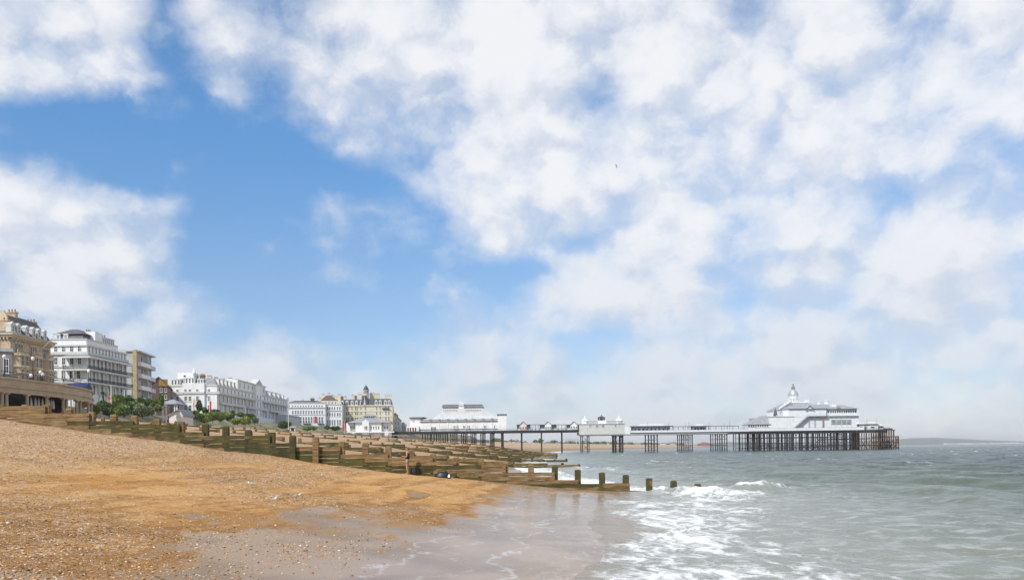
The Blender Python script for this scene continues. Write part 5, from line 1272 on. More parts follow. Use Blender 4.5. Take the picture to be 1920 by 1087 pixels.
# ================================================================== huts, kiosks, banners
b = Bld('beach_hut', 'small pale gabled hut with a grey roof on the beach behind the groyne', 'hut', (343, 250), (361, 258), 11.3)
wd = -b.xt(318); ze = b.z(777); za = b.z(768)
m = MB(); m.box(-wd, 0, -1.5, 0, 9, ze); m.prism([(-wd, ze), (0, ze), (-wd*.2, za)], 'y', .02, 8.9); b.part('wall', m, mat('pinkish_white', (.74, .69, .66), .7, .05, 1))
m = MB(); m.prism([(-wd-.4, ze-.2), (-wd*.2, za+.25), (-wd*.2, za-.02), (-wd-.4, ze-.5)], 'y', -.5, 9.3); m.prism([(.4, ze-.2), (-wd*.2, za+.25), (-wd*.2, za-.02), (.4, ze-.5)], 'y', -.5, 9.3); b.part('roof', m, SLATEG)
window(b.root, -wd*.5, -.02, 1.0, .5, .6, 'front', 'none')
k = thing('canopy_kiosk', 'open kiosk with a pointed grey canopy roof just behind the small gabled hut', 'kiosk', (X(323, 268), 268, 12.6))
q = 268/F; m = MB(); m.frus(-14*q, -2.5, 15*q, 5, Z(323, 757, 268)-12.6, -3*q, .8, 3*q, 1.8, Z(323, 748.5, 268)-12.6); m.box(-15*q, -2.8, Z(323, 758.5, 268)-12.6, 16*q, 5.3, Z(323, 757, 268)-12.6); m.build('roof', PIERROOF, k)
for px in (311, 317, 333, 337): m = MB(); m.box((px-323)*q-.15, -2, -.5, (px-323)*q+.15, -1.7, Z(323, 758.4, 268)-12.6); m.build('post', WHITE, k)
m = MB(); m.box(-12*q, 2, -.5, 13*q, 2.3, 2.6); m.build('counter', RED, k)
m = MB(); m.box(-22*q, -3.5, -2.2, 16*q, 5.4, -.4); m.build('terrace', mat('cream_wall_low', (.60, .54, .42), .8, .1, 1), k)
k = thing('snack_kiosk', 'little white kiosk with a red front on the promenade before the long white hotel', 'kiosk', (X(549, 380), 380, 11.72))
q = 380/F; m = MB(); m.box(-4.5*q, 0, 0, 4.5*q, 3, 2.5); m.build('wall', WHITE, k); m = MB(); m.box(-5.5*q, -.8, 2.5, 6*q, 3.5, 2.9); m.build('roof', OFFW, k); m = MB(); m.box(-3*q, -.06, .9, 3*q, -.01, 2.0); m.build('hatch', DARK, k); m = MB(); m.box(-4.4*q, -.1, .1, 4.4*q, -.01, .85); m.build('front_panel', RED, k)
def flagpole(px, pyt, pyb, d, banner, label, name='flagpole', bw=.5):
    z0, z1 = Z(px, pyb, d), Z(px, pyt, d); r = thing(name, label, 'flagpole' if name == 'flagpole' else 'banner', (X(px, d), d, z0), 0, 'poles and banners along the promenade')
    m = MB(); m.cyl((0, 0, 0), (0, 0, z1-z0), .11, .07, 8); m.lathe([(.05, z1-z0), (.14, z1-z0+.12), (.05, z1-z0+.26)], 0, 0, 8); m.build('pole', WHITE, r)
    for a, c, mt in banner:
        za_, zc = Z(px, a, d)-z0, Z(px, c, d)-z0; n = 8; m = MB(); vs_ = []
        for i in range(n+1):
            z = za_+(zc-za_)*i/n
            vs_ += [(.12, .04*math.sin(i), z), (.12+bw*(1-.05*math.sin(i*1.7)), .10*math.sin(i*1.1+.6), z), (.12+bw*(1-.05*math.sin(i*1.7)), .10*math.sin(i*1.1+.6)+.03, z), (.12, .04*math.sin(i)+.03, z)]
        f = [(0, 1, 2, 3), tuple(4*n+k for k in (3, 2, 1, 0))]
        for i in range(n):
            for k_ in range(4): f.append((4*i+k_, 4*i+(k_+1) % 4, 4*i+4+(k_+1) % 4, 4*i+4+k_))
        m.add(vs_, f); m.build('banner', mt, r)
flagpole(209.5, 724, 773, 195, [(740, 749, RED), (749, 754, ORANGE), (755, 762, TEAL)], 'tall white pole with red, orange and teal flags before the white hotel', bw=-.6)
flagpole(234.5, 732, 758, 215, [(744, 752, RED)], 'shorter white pole with a red flag, right of the tall one', bw=-.5)
flagpole(365.5, 742, 775, 270, [(748, 771, RED)], 'thin pole with a narrow red banner left of the corner of the long hotel', bw=-.45)
flagpole(393.5, 741, 776, 275, [(752, 774, RED)], 'thin pole with a red and white banner at the corner of the long hotel', bw=.6)
flagpole(590, 776, 796, 420, [(780, 793, RED)], 'red vertical banner in front of the white terrace', bw=.9)
flagpole(647, 788, 812, 425, [(792, 806, RED)], 'red banner on a pole between the guest house and the pier pavilion', bw=-1.1)
flagpole(541.5, 752, 806, 340, [], 'bare white flagpole in front of the left end of the terrace')

# ================================================================== planting
def leaf_mesh(name, blobs, n, s, m, squash=1.0):
    """many small leaf faces spread through the volume of several lobes"""
    v = []; f = []
    tot = sum(b_[3]**2*b_[4] for b_ in blobs)
    for bx, by, bz, br, bh in blobs:
        for _ in range(max(8, int(n*br*br*bh/tot))):
            d_ = rng.normal(size=3); d_ /= np.linalg.norm(d_); q = rng.uniform(.35, 1.0)**.6
            c = np.array([bx+d_[0]*br*q, by+d_[1]*br*q, bz+d_[2]*bh*q]); 
            a = rng.normal(size=3); a /= np.linalg.norm(a); w_ = np.cross(a, rng.normal(size=3)); w_ /= np.linalg.norm(w_)
            l = s*rng.uniform(.6, 1.4); k = len(v); v += [c-a*l, c+w_*l*.45, c+a*l, c-w_*l*.45]; f.append((k, k+1, k+2, k+3))
    me = bpy.data.meshes.new(name); me.from_pydata([tuple(p) for p in v], [], f); me.materials.append(m); return me
def shrub(px, pyb, wp, hp, d, m, label, name='shrub', tree=False):
    z = Z(px, pyb, d); w_, h = wp*d/F*1.25, hp*d/F*1.12
    r = thing(name, label, 'tree' if tree else 'shrub', (X(px, d), d, z-.3), random.uniform(0, 6), 'planting along the seafront')
    t = MB(); h0 = h*(.45 if tree else .25); t.cyl((0, 0, -.6), (.1, 0, h0), .16 if tree else .09, .10, 7)
    for k in range(4): a = k*1.6+.4; t.cyl((.05, 0, h0*.6), (math.cos(a)*w_*.25, math.sin(a)*w_*.25, h*.65), .07, .02, 5)
    t.build('trunk' if tree else 'stem', BARK, r)
    bl = []
    for k in range(9 if w_ < 4 else 16):
        a = random.uniform(0, 6.28); q = random.uniform(0, .36)*w_
        br = w_*random.uniform(.20, .34); bh = h*random.uniform(.20, .32)
        bl.append((math.cos(a)*q, math.sin(a)*q*.8, (h*.60 if tree else h*.38)+random.uniform(-.22, .30)*h*(1-.9*q/w_), br, bh))
    put('crown' if tree else 'foliage', leaf_mesh('foliage', bl, int(1500+420*min(w_, 6)*min(h, 5)*.6), .10+.020*w_+d*.0003, m), r); return r
def palm(px, pyb, pyt, d, label, fr=2.0):
    z = Z(px, pyb, d); h = Z(px, pyt, d)-z
    r = thing('palm_tree', label, 'palm', (X(px, d), d, z-.3), random.uniform(0, 6), 'planting along the seafront')
    m = MB(); pr = None
    for i in range(7): p = Vector((.12*math.sin(i*.5), .1*i/6, h*i/6)); (m.cyl(pr, p, .24-.012*i, .23-.014*i, 8) if pr is not None else None); pr = p
    m.build('trunk', BARK, r)
    v = []; f = []
    for k in range(46):
        a = random.uniform(0, 6.28); e = random.uniform(-.5, 1.3); L = fr*random.uniform(.7, 1.1); n = 6; prev = None
        for i in range(n+1):
            t = i/n; rr_ = L*t*math.cos(e*.8); zz = h+L*t*math.sin(e)-.75*L*t*t; wd_ = .11*(1-t*.8)
            c = Vector((math.cos(a)*rr_, math.sin(a)*rr_, zz)); sd = Vector((-math.sin(a), math.cos(a), .3))*wd_
            v += [c-sd, c+sd]; q = len(v)
            if i: f.append((q-4, q-3, q-1, q-2))
    me = bpy.data.meshes.new('fronds'); me.from_pydata([tuple(p) for p in v], [], f); me.materials.append(L_DARK); put('fronds', me, r); return r
PLANTS = [(189, 765, 16, 18, 196, L_MID, 'green bush on the bank just left of the palm trunk'), (211, 767, 18, 16, 199, L_MID, 'mid green bush right behind the tall flagpole'), (229, 760, 18, 20, 214, L_DARK, 'dark bush beside the shorter flagpole'), (247, 771, 20, 18, 200, L_DARK, 'dark bush wedged between the feathery and the domed grey-green ones'),
    (264, 757, 18, 14, 222, L_DARK, 'dark bush on the bank behind the domed grey-green one'), (298, 770, 14, 14, 238, L_MID, 'green bush at the foot of the columnar tree'), (405, 779, 18, 14, 292, L_DARK, 'dark bush on the bank under the corner of the long hotel'), (424, 782, 18, 13, 300, L_LIGHT, 'light green bush left of the dark shrub before the long hotel'), (470, 784, 16, 11, 325, L_DARK, 'dark low bush before the pediment of the long hotel'), (391, 780, 16, 15, 284, L_DARK, 'dark bush behind the bright rounded one near the hut'),
    (181, 775, 13, 20, 178, L_LIGHT, 'yellow-green bush against the right end of the bandstand'), (196, 770, 20, 22, 190, L_DARK, 'dark bush under the palm before the white hotel'),
    (205, 776, 20, 14, 182, L_DARK, 'low dark bush at the foot of the tall flagpole'), (220, 757, 24, 20, 205, L_MID, 'broad green bush right of the tall flagpole, higher up the bank'),
    (219, 775, 14, 13, 186, L_LIGHT, 'small yellowish bush in front of the feathery one'), (233, 776, 26, 22, 188, L_MID, 'rounded feathery green bush in the middle of the planting'),
    (243, 757, 18, 16, 212, L_DARK, 'dark bush behind the feathery one, under the flats'), (257, 762, 24, 12, 208, L_MID, 'flat-topped green hedge bush below the brick pier of the flats'), (268, 778, 36, 23, 190, L_GREY, 'large grey-green domed bush on the edge of the beach'),
    (277, 760, 12, 16, 230, L_DARK, 'dark pointed bush in front of the modern flats'), (290, 760, 12, 14, 235, L_MID, 'green bush right of the pointed one by the flats'),
    (368, 785, 16, 18, 262, L_MID, 'dark green bush just right of the small gabled hut'), (384, 789, 20, 17, 265, L_LIGHT, 'bright rounded bush, second to the right of the hut'), (399, 787, 18, 18, 272, L_MID, 'green bush, third to the right of the hut'), (414, 786, 20, 18, 285, L_MID, 'bushy green shrub under the near corner of the long hotel'),
    (432, 787, 16, 14, 300, L_DARK, 'dark shrub in front of the long hotel, near its left third'), (446, 793, 20, 12, 295, L_LIGHT, 'low olive shrub on the beach edge before the long hotel'), (461, 794, 16, 15, 305, L_LIGHT, 'bright lime shrub before the middle of the long hotel'),
    (452, 780, 14, 10, 325, L_MID, 'green shrub behind the lime one'), (478, 792, 12, 12, 320, L_GREY, 'grey-green shrub below the pediment of the long hotel'), (533, 801, 20, 13, 350, L_DARK, 'dark sloping bush at the far end of the long hotel'),
    (577, 805, 14, 8, 385, L_MID, 'low green bush before the white terrace, left one'), (588, 804, 12, 8, 390, L_LIGHT, 'low yellow-green bush before the white terrace, by the red banner'), (615, 803, 11, 7, 410, L_DARK, 'small dark bush at the left of the guest house front'), (629, 805, 13, 8, 415, L_DARK, 'wider dark bush before the guest house')]
for a in PLANTS: shrub(*a)
for px, pyb, wp, hp, d, m, lb in ((303, 766, 9, 28, 245, L_MID, 'narrow columnar green tree beside the gabled brick house'), (374, 776, 11, 22, 280, L_DARK, 'slim dark tree before the end wall of the long hotel'), (384, 775, 9, 13, 285, L_MID, 'small green tree right of the slim dark one'), (437, 783, 10, 12, 330, L_DARK, 'small dark tree before the long hotel')):
    shrub(px, pyb, wp, hp, d, m, lb, 'small_tree', True)
palm(195, 765, 735, 196, 'palm with a dark shaggy head before the white hotel', 1.7); palm(243, 760, 741, 215, 'palm beside the brick pier of the modern flats', 1.9); palm(252, 762, 747, 218, 'shorter palm right beside the other one by the flats', 1.6)

# ================================================================== people
SKIN = mat('skin', (.50, .26, .15), .55, .06, 8); SKIN2 = mat('skin_tan', (.45, .25, .15), .55, .06, 8)
HAIRB = mat('fair_hair', (.22, .125, .05), .6, .2, 20); HAIRD = mat('dark_hair', (.035, .022, .015), .5, .2, 20)
def skin_mesh(name, verts, edges, radii, mats, sub=1):
    me = bpy.data.meshes.new(name); me.from_pydata(verts, edges, []); o = bpy.data.objects.new(name, me); COL.objects.link(o)
    md = o.modifiers.new('s', 'SKIN'); md.use_smooth_shade = True
    for i, r_ in enumerate(radii): me.skin_vertices[0].data[i].radius = r_ if isinstance(r_, tuple) else (r_, r_)
    me.skin_vertices[0].data[0].use_root = True
    o.modifiers.new('u', 'SUBSURF').levels = sub; o.modifiers['u'].render_levels = sub
    dg = bpy.context.evaluated_depsgraph_get(); dg.update(); ne = bpy.data.meshes.new_from_object(o.evaluated_get(dg)); ne.name = name
    bpy.data.objects.remove(o); bpy.data.meshes.remove(me); ne.materials.clear()
    for m in mats: ne.materials.append(m)
    return ne
class Sk:
    def __init__(s): s.v = []; s.e = []; s.r = []
    def a(s, p, r, parent=None):
        s.v.append(p); s.r.append(r); i = len(s.v)-1
        if parent is not None: s.e.append((parent, i))
        return i
POSES = {
 'phone': dict(L=((.20, .03, 1.05), (.10, -.22, 1.08)), R=((-.21, .05, 1.06), (-.20, -.03, .83)), legL=((.085, -.02, .47), (.08, .02, .085)), legR=((-.085, -.01, .47), (-.085, .05, .085)), hip=.88),
 'stand': dict(L=((.22, .03, 1.06), (.23, -.03, .82)), R=((-.22, .03, 1.06), (-.23, -.03, .82)), legL=((.09, -.01, .47), (.10, .02, .085)), legR=((-.09, -.01, .47), (-.10, .02, .085)), hip=.88),
 'walk': dict(L=((.21, .10, 1.08), (.20, .06, .84)), R=((-.21, -.08, 1.08), (-.20, -.22, .90)), legL=((.09, -.16, .49), (.09, -.18, .085)), legR=((-.09, .06, .47), (-.09, .30, .14)), hip=.87),
 'sit': dict(L=((.20, -.06, .50), (.16, -.28, .34)), R=((-.20, .16, .46), (-.22, .26, .16)), legL=((.12, -.42, .34), (.10, -.70, .07)), legR=((-.12, -.42, .36), (-.10, -.66, .07)), hip=.15)}
_pc = {}
def person_meshes(pose):
    if pose in _pc: return _pc[pose]
    P = POSES[pose]; hz = P['hip']; k = Sk()
    pel = k.a((0, 0, hz), (.135, .10)); sp = k.a((0, .01, hz+.14), (.115, .085), pel); ch = k.a((0, .015, hz+.33), (.135, .095), sp)
    ne = k.a((0, .01, hz+.49), .052, ch); hb = k.a((0, -.005, hz+.57), (.062, .068), ne); hm = k.a((0, -.01, hz+.66), (.075, .092), hb); k.a((0, .0, hz+.745), (.055, .062), hm)
    k.a((0, -.115, hz+.635), .012, hm)
    for s_ in (-1, 1): k.a((s_*.085, .01, hz+.645), .014, hm)
    for s_, A, Lg in ((1, 'L', 'legL'), (-1, 'R', 'legR')):
        sh = k.a((s_*.165, .015, hz+.44), .056, ch); el = k.a(P[A][0], .038, sh); wr = k.a(P[A][1], .026, el)
        d_ = (Vector(P[A][1])-Vector(P[A][0])).normalized(); w_ = Vector(P[A][1]); pm = k.a(tuple(w_+d_*.06), (.030, .018), wr)
        sd = d_.cross(Vector((0, 0, 1))); sd = sd.normalized() if sd.length > .2 else Vector((1, 0, 0))
        cu = Vector((0, -1, 0)) if abs(d_.y) < .7 else Vector((0, 0, 1))
        for q, ln in zip((-.027, -.009, .009, .026), (.058, .072, .066, .05)):
            b0 = k.a(tuple(w_+d_*.095+sd*q), .009, pm); b1 = k.a(tuple(w_+d_*(.095+ln*.5)+sd*q*1.1+cu*.012), .008, b0); k.a(tuple(w_+d_*(.095+ln*.9)+sd*q*1.1+cu*.035), .007, b1)
        t0 = k.a(tuple(w_+d_*.05+sd*.038), .010, pm); k.a(tuple(w_+d_*.09+sd*.055+cu*.02), .008, t0)
        hp = k.a((s_*.085, 0, hz-.05), .085, pel); kn = k.a(P[Lg][0], .054, hp); cf = k.a(tuple(Vector(P[Lg][0]).lerp(Vector(P[Lg][1]), .35)+Vector((0, .012, 0))), .050, kn)
        an = k.a(P[Lg][1], .033, cf); k.a((P[Lg][1][0]+s_*.02, P[Lg][1][1]-.14, P[Lg][1][2]-.045), (.036, .022), an); 
    body = skin_mesh('body', k.v, k.e, k.r, [SKIN])
    k = Sk(); a = k.a((0, .005, hz+.0), (.172, .14)); b_ = k.a((0, .01, hz+.16), (.150, .122), a); c = k.a((0, .015, hz+.34), (.168, .13), b_); k.a((0, .012, hz+.47), (.10, .085), c)
    for s_ in (-1, 1): k.a((s_*.16, .015, hz+.44), .072, c)
    top = skin_mesh('top', k.v, k.e, [tuple(q*1.2 for q in (r_ if isinstance(r_, tuple) else (r_, r_))) for r_ in k.r], [BLACK])
    k = Sk(); a = k.a((0, 0, hz+.06), (.15, .118)); c = k.a((0, 0, hz-.01), (.15, .12), a)
    for s_, Lg in ((1, 'legL'), (-1, 'legR')):
        h0 = k.a((s_*.09, 0, hz-.06), .10, c); k.a(tuple(Vector((s_*.088, 0, hz-.06)).lerp(Vector(P[Lg][0]), .55)), .083, h0)
    sh = skin_mesh('shorts', k.v, k.e, k.r, [GREYW])
    k = Sk()
    a = k.a((0, .05, hz+.58), .075); c = k.a((0, .03, hz+.69), (.108, .112), a); k.a((0, .0, hz+.775), (.085, .09), c); k.a((0, .13, hz+.77), .065, c)
    hair = skin_mesh('hair', k.v, k.e, [tuple(q*1.42 for q in (r_ if isinstance(r_, tuple) else (r_, r_))) for r_ in k.r], [HAIRB])
    _pc[pose] = (body, top, sh, hair); return _pc[pose]
def person(x, y, z, pose, label, top, bottom, hair, rz=0.0, group=None, s=1.0, skin=SKIN):
    r = thing('person', label, 'person', (x, y, z), rz, group); r.scale = (s, s, s)
    for n, me, mt in zip(('body', 'top', 'shorts', 'hair'), person_meshes(pose), (skin, top, bottom, hair)):
        o = put(n, me, r); o.material_slots[0].link = 'OBJECT'; o.material_slots[0].material = mt
    return r
C = {n: mat('cloth_'+n, c, .8, .1, 6) for n, c in dict(black=(.018, .017, .02), grey=(.26, .25, .245), navy=(.03, .04, .10), white=(.75, .75, .75), red=(.45, .03, .03), blue=(.08, .16, .38), tan=(.42, .32, .2), green=(.06, .14, .07), pink=(.6, .28, .32)).items()}
yw = 48.05; xw = X(763.5, yw)
wm = person(xw, yw, float(ground(xw, yw))-.0, 'phone', 'woman in black sleeveless top and grey shorts by the groyne looking at her phone', C['black'], C['grey'], HAIRB, -math.pi/2-.15, None, 1.0, SKIN)
ph = tag(MB().box(-.036, -.006, -.07, .036, .006, .07).build('phone', BLACK), 'dark phone held up by the woman at the groyne', 'phone')
ph.matrix_world = wm.matrix_basis @ Matrix.Translation((.085, -.36, 1.13)) @ Matrix.Rotation(-.7, 4, 'X')
def on(px, d): x = X(px, d); return x, d, float(ground(x, d))
SM = [(427, 262, 'sit', 'red', 'navy', 'person in red sitting on the beach below the long hotel'), (441, 268, 'sit', 'white', 'blue', 'person in a white top sitting on the shingle, right of the one in red'), (437, 264, 'stand', 'black', 'navy', 'person in black standing between two people sitting on the shingle'),
      (452, 270, 'sit', 'tan', 'grey', 'person in tan sitting on the shingle, end of the small group'), (471, 285, 'sit', 'black', 'black', 'person in black sitting below the lime shrub'), (488, 292, 'stand', 'black', 'blue', 'lone person in black standing on the beach before the pediment'),
      (513, 320, 'walk', 'navy', 'grey', 'person in navy walking on the upper beach before the long hotel'), (521, 330, 'walk', 'white', 'navy', 'person in white walking behind the one in navy'), (690, 425, 'stand', 'red', 'navy', 'person in red standing below the pier entrance pavilion'),
      (705, 428, 'walk', 'white', 'grey', 'person in white walking below the pier pavilion'), (728, 430, 'stand', 'navy', 'navy', 'person in navy standing under the landward end of the pier'), (748, 432, 'walk', 'white', 'blue', 'person in a white top under the pier, left of the first legs'), (757, 434, 'stand', 'pink', 'grey', 'person in pink under the pier near the first legs'),
      (556, 372, 'walk', 'blue', 'navy', 'person in blue strolling just right of the little white kiosk'), (563, 380, 'stand', 'red', 'grey', 'person in red before the left part of the white terrace'), (601, 398, 'walk', 'black', 'navy', 'person in black on the upper beach below the right end of the terrace'), (624, 405, 'stand', 'white', 'tan', 'person in white on the upper beach below the guest house'),
      (660, 415, 'walk', 'green', 'navy', 'person in green on the beach at the left corner of the pier pavilion'), (671, 418, 'stand', 'navy', 'white', 'person in navy beside the one in green near the pavilion'), (716, 429, 'sit', 'tan', 'grey', 'person in tan sitting below the right end of the pavilion'), (738, 431, 'walk', 'blue', 'black', 'person in blue walking under the pier deck')]
for i, (px, d, po, a, c, lb) in enumerate(SM):
    x, y, z = on(px, d); person(x, y, z, po, lb, C[a], C[c], random.choice([HAIRB, HAIRD]), random.uniform(-2, 2), 'people on the upper beach', random.uniform(.98, 1.08), random.choice([SKIN, SKIN2]))
for i, (px, po, a, c, lb) in enumerate(((852.5, 'stand', 'black', 'navy', 'person in black at the pier rail before the amusement hall, left of a trio'), (856, 'stand', 'navy', 'grey', 'person in navy, middle of the trio at the rail'), (859.5, 'walk', 'black', 'black', 'person in black, right of the trio at the rail'), (875, 'stand', 'green', 'navy', 'person in green leaning at the rail right of the trio'), (881, 'stand', 'black', 'grey', 'person in black beside the one in green'), (906, 'walk', 'navy', 'black', 'person in navy walking near the right end of the hall'), (1058, 'stand', 'blue', 'navy', 'person in blue in the open shelter left of the cupola building'), (1283, 'stand', 'black', 'navy', 'person in dark clothes in the open shelter between the cafes'), (1391, 'stand', 'black', 'grey', 'person in dark clothes on the pier before the arcaded shed'))):
    person(pX(px), DP-.9, zA if px < 1085 else zB, po, lb, C[a], C[c], HAIRD, random.uniform(-2, 2), 'people on the pier deck', 1.08, SKIN2)
for i, (px, d, a, lb) in enumerate(((315, 266.5, 'blue', 'person in blue at the left of the canopy kiosk'), (320, 266.2, 'white', 'person in white at the canopy kiosk counter'), (327, 266, 'pink', 'person in pink at the canopy kiosk counter'))):
    person(X(px, d), d, 12.2, 'stand', lb, C[a], C['navy'], HAIRD, 2.5, 'people at the canopy kiosk', 1.05)
# bags by the groyne
def lump(name, label, cat, px, d, w, dp, h, m, seed):
    x, y, z = on(px, d); r = thing(name, label, cat, (x, y, z))
    vs_ = []; fs_ = []; n, k_ = 16, 8
    for j in range(k_+1):
        f = j/k_*math.pi/2
        for i in range(n):
            t = 2*math.pi*i/n; q = 1+.16*float(fbm(np.array(math.cos(t)*1.7+seed), np.array(math.sin(t)*1.7+j*.4), 3))
            vs_.append((w/2*math.cos(f)**.6*math.cos(t)*q, dp/2*math.cos(f)**.6*math.sin(t)*q, -.05+(h+.05)*math.sin(f)*q))
    for j in range(k_):
        for i in range(n): fs_.append((j*n+i, j*n+(i+1) % n, (j+1)*n+(i+1) % n, (j+1)*n+i))
    mm = MB(); mm.add(vs_, fs_); mm.build('bag', m, r, True); return r
NAV = mat('navy_nylon', (.012, .014, .022), .45, .2, 5)
r = lump('holdall', 'large black holdall lying at the foot of the groyne, right of the woman', 'bag', 829, 47.6, .98, .45, .36, NAV, 1.3)
m = MB()
for q in (-.13, .13):
    pts = [(.28*math.cos(t), q, .30+.16*math.sin(t)) for t in np.linspace(0, math.pi, 8)]
    for a, c in zip(pts[:-1], pts[1:]): m.cyl(a, c, .018, .018, 5)
m.build('handle', BLACK, r); m = MB(); m.frus(.30, -.16, .46, .1, .02, .34, -.1, .44, .05, .20); m.build('end_pocket', WHITE, r)
r = lump('rucksack', 'dark rucksack slumped against the groyne behind the woman', 'bag', 775, 48.35, .42, .3, .42, mat('dark_green_nylon', (.02, .025, .015), .6, .2, 5), 4.1)
m = MB(); m.box(-.12, -.20, .06, .12, -.13, .22); m.build('pocket', NAV, r)
# ------------------------------------------------------------------ gulls
GW = mat('gull_white', (.80, .80, .79), .7, .03, 10); GG = mat('gull_grey', (.30, .32, .35), .7, .06, 10); GY_ = mat('gull_beak', (.70, .42, .06), .5, .05, 10)
def gull(loc, rz, label, flying=False, s=1.0, bank=0.0):
    r = thing('gull', label, 'gull', loc, rz, 'gulls'); r.scale = (s, s, s); r.rotation_euler[1] = bank
    z0 = 0 if flying else .22
    k = Sk(); a = k.a((0, .02, z0), .085); c = k.a((0, -.12, z0+.02), .075, a); n_ = k.a((0, -.19, z0+(.02 if flying else .10)), .042, c); k.a((0, -.235, z0+(.03 if flying else .135)), .045, n_); t = k.a((0, .17, z0+.01), .05, a); k.a((0, .27, z0+.015), (.05, .012), t)
    put('body', skin_mesh('body', k.v, k.e, k.r, [GW]), r)
    hz = z0+(.03 if flying else .13); m = MB(); m.cyl((0, -.27, hz), (0, -.335, hz-.015), .014, .004, 6); m.build('beak', GY_, r)
    for sx in (-1, 1):
        m = MB()
        if flying:
            pr = [(.06, -.10, .08, .03), (.30, -.14, .04, .12), (.52, -.06, .08, .10), (.72, .08, .14, .02)]
            for (x0_, ya_, yb_, z_0), (x1_, yc, yd, z_1) in zip(pr[:-1], pr[1:]):
                m.hexa([(sx*x0_, ya_, z_0), (sx*x1_, yc, z_1), (sx*x1_, yd, z_1), (sx*x0_, yb_, z_0), (sx*x0_, ya_, z_0+.014), (sx*x1_, yc, z_1+.01), (sx*x1_, yd, z_1+.008), (sx*x0_, yb_, z_0+.01)])
        else:
            m.hexa([(sx*.075, -.12, z0-.02), (sx*.095, .05, z0-.03), (sx*.05, .27, z0+.0), (sx*.06, .0, z0+.01), (sx*.06, -.12, z0+.07), (sx*.075, .05, z0+.075), (sx*.04, .28, z0+.03), (sx*.04, .0, z0+.085)])
        m.build('wing', GG, r)
        if not flying:
            m = MB(); m.cyl((sx*.035, 0, 0), (sx*.035, .01, z0-.05), .008, .010, 5); m.box(sx*.035-.02, -.05, 0, sx*.035+.02, .01, .008); m.build('leg', GY_, r)
    return r
for px, d, rz, lb in ((470, 30.0, -1.9, 'grey-winged gull standing on the brown shingle, farthest of the three'), (513, 25.6, .9, 'gull at the edge of a pool, nearest of the three on the sand'), (555.5, 27.2, 2.2, 'white gull on the sand right of the pool')):
    x, y, z = on(px, d); gull((x, y, z), rz, lb, False, .62)
p = W(1155.5, 312, 90); gull(p, 1.2, 'small dark gull flying high, upper one of two against the cloud', True, .55, .25)
p = W(1371.5, 449, 80); gull(p, 1.0, 'gull banking in flight, lower and larger of the two in the sky', True, .62, -.5)
# ------------------------------------------------------------------ loose stones on the beach
ico = [(0, 0, 1)]+[(math.cos(2*math.pi*i/5)*.894, math.sin(2*math.pi*i/5)*.894, .447) for i in range(5)]+[(math.cos(2*math.pi*(i+.5)/5)*.894, math.sin(2*math.pi*(i+.5)/5)*.894, -.447) for i in range(5)]+[(0, 0, -1)]
icf = [(0, 1+i, 1+(i+1) % 5) for i in range(5)]+[(1+i, 6+i, 1+(i+1) % 5) for i in range(5)]+[(6+i, 6+(i+1) % 5, 1+(i+1) % 5) for i in range(5)]+[(11, 6+(i+1) % 5, 6+i) for i in range(5)]
ico = np.array(ico); icf = np.array(icf)
n0 = 150000
yy_ = np.exp(rng.uniform(math.log(9), math.log(50), n0)); xx_ = rng.uniform(-.72, .10, n0)*yy_ - .4
uu = xs(yy_)-xx_
dn = .10 + .75*sst(uu, 17, 25) + .75*sst(fbm(xx_*.30, yy_*.18, 61), .02, .4) + .35*sst(xx_, -3, -8)*sst(yy_, 26, 14)
dn *= sst(uu, 3.0, 7.5)*(yy_ < 48.4)
keep = rng.uniform(size=n0) < dn*.55
xx_, yy_ = xx_[keep], yy_[keep]; n = len(xx_)
sz = .007+.018*rng.power(1.0, n)**3+.010*(rng.uniform(size=n) < .04); sz *= .75+.25*yy_/20
zz_ = ground(xx_, yy_)
vv = rng.normal(size=(n, 12, 3))*.10+ico[None]
sc3 = np.stack([sz*rng.uniform(.8, 1.5, n), sz*rng.uniform(.8, 1.3, n), sz*rng.uniform(.4, .75, n)], -1)
vv = vv*sc3[:, None]; an = rng.uniform(0, 6.28, n); ca, sa = np.cos(an)[:, None], np.sin(an)[:, None]
px_, py_ = vv[..., 0]*ca-vv[..., 1]*sa, vv[..., 0]*sa+vv[..., 1]*ca
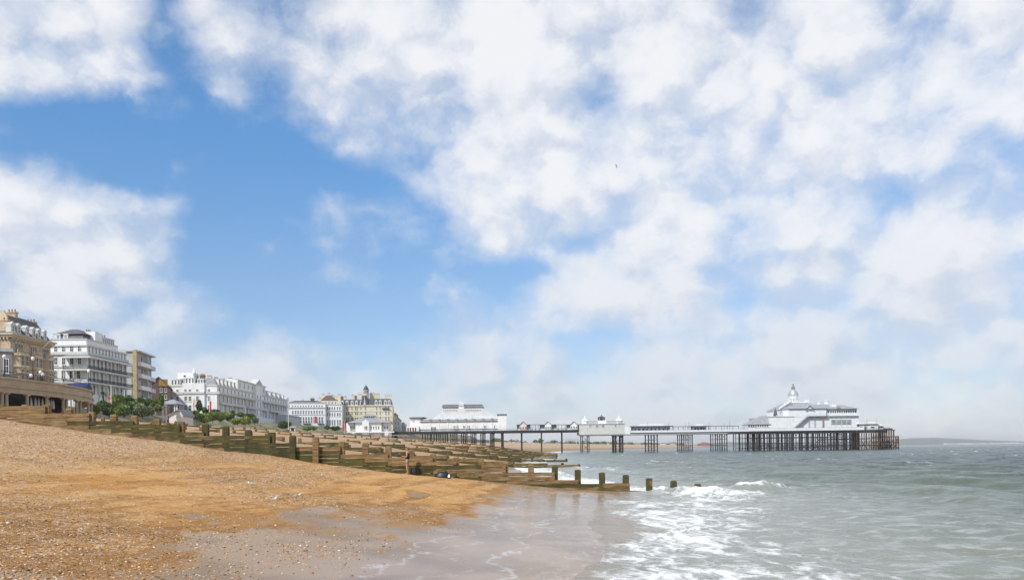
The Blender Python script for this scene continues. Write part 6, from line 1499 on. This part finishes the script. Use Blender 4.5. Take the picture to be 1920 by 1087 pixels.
V_ = np.stack([px_+xx_[:, None], py_+yy_[:, None], vv[..., 2]+(zz_+sz*.25)[:, None]], -1).reshape(-1, 3)
F_ = (icf[None]+(np.arange(n)*12)[:, None, None]).reshape(-1, 3)
me = bpy.data.meshes.new('loose_stones'); me.vertices.add(len(V_)); me.vertices.foreach_set('co', V_.reshape(-1).astype(np.float32))
me.loops.add(F_.size); me.loops.foreach_set('vertex_index', F_.reshape(-1).astype(np.int32)); me.polygons.add(len(F_)); me.polygons.foreach_set('loop_start', np.arange(0, F_.size, 3, dtype=np.int32)); me.update(calc_edges=True)
me.polygons.foreach_set('use_smooth', np.full(len(F_), True))
tone = np.repeat(rng.uniform(size=n), 12); at = me.attributes.new('tone', 'FLOAT', 'POINT'); at.data.foreach_set('value', tone.astype(np.float32))
sm = bpy.data.materials.new('flint_pebbles'); sm.use_nodes = True; g = G(sm.node_tree); rp = g.new('ShaderNodeValToRGB'); cr = rp.color_ramp; cr.elements.remove(cr.elements[1])
for i, (t, c) in enumerate(((0, (92, 62, 34)), (.2, (160, 108, 50)), (.42, (194, 142, 80)), (.62, (216, 176, 124)), (.8, (226, 206, 178)), (.86, (240, 232, 220)), (.93, (70, 60, 54)))):
    e = cr.elements[0] if i == 0 else cr.elements.new(t); e.position = t; e.color = (*s2l(*c), 1)
g.l.new(g.attr('tone'), rp.inputs[0]); g.l.new(rp.outputs[0], g.n['Principled BSDF'].inputs['Base Color']); g.n['Principled BSDF'].inputs['Roughness'].default_value = .55
me.materials.append(sm); o = put('loose_stones', me); o['kind'] = 'stuff'

# ------------------------------------------------------------------ sea air
hz = MB(); hz.box(-4000, -60, -4.0, 15500, 13900, 112)
hm = bpy.data.materials.new('haze'); hm.use_nodes = True; g = G(hm.node_tree); g.n.clear()
ho = g.new('ShaderNodeOutputMaterial'); pv = g.new('ShaderNodeVolumePrincipled'); pv.inputs['Color'].default_value = (.93, .95, .98, 1); pv.inputs['Density'].default_value = 0.8e-4; pv.inputs['Anisotropy'].default_value = .1
g.l.new(pv.outputs[0], ho.inputs['Volume'])
o = hz.build('haze', hm); o['kind'] = 'stuff'
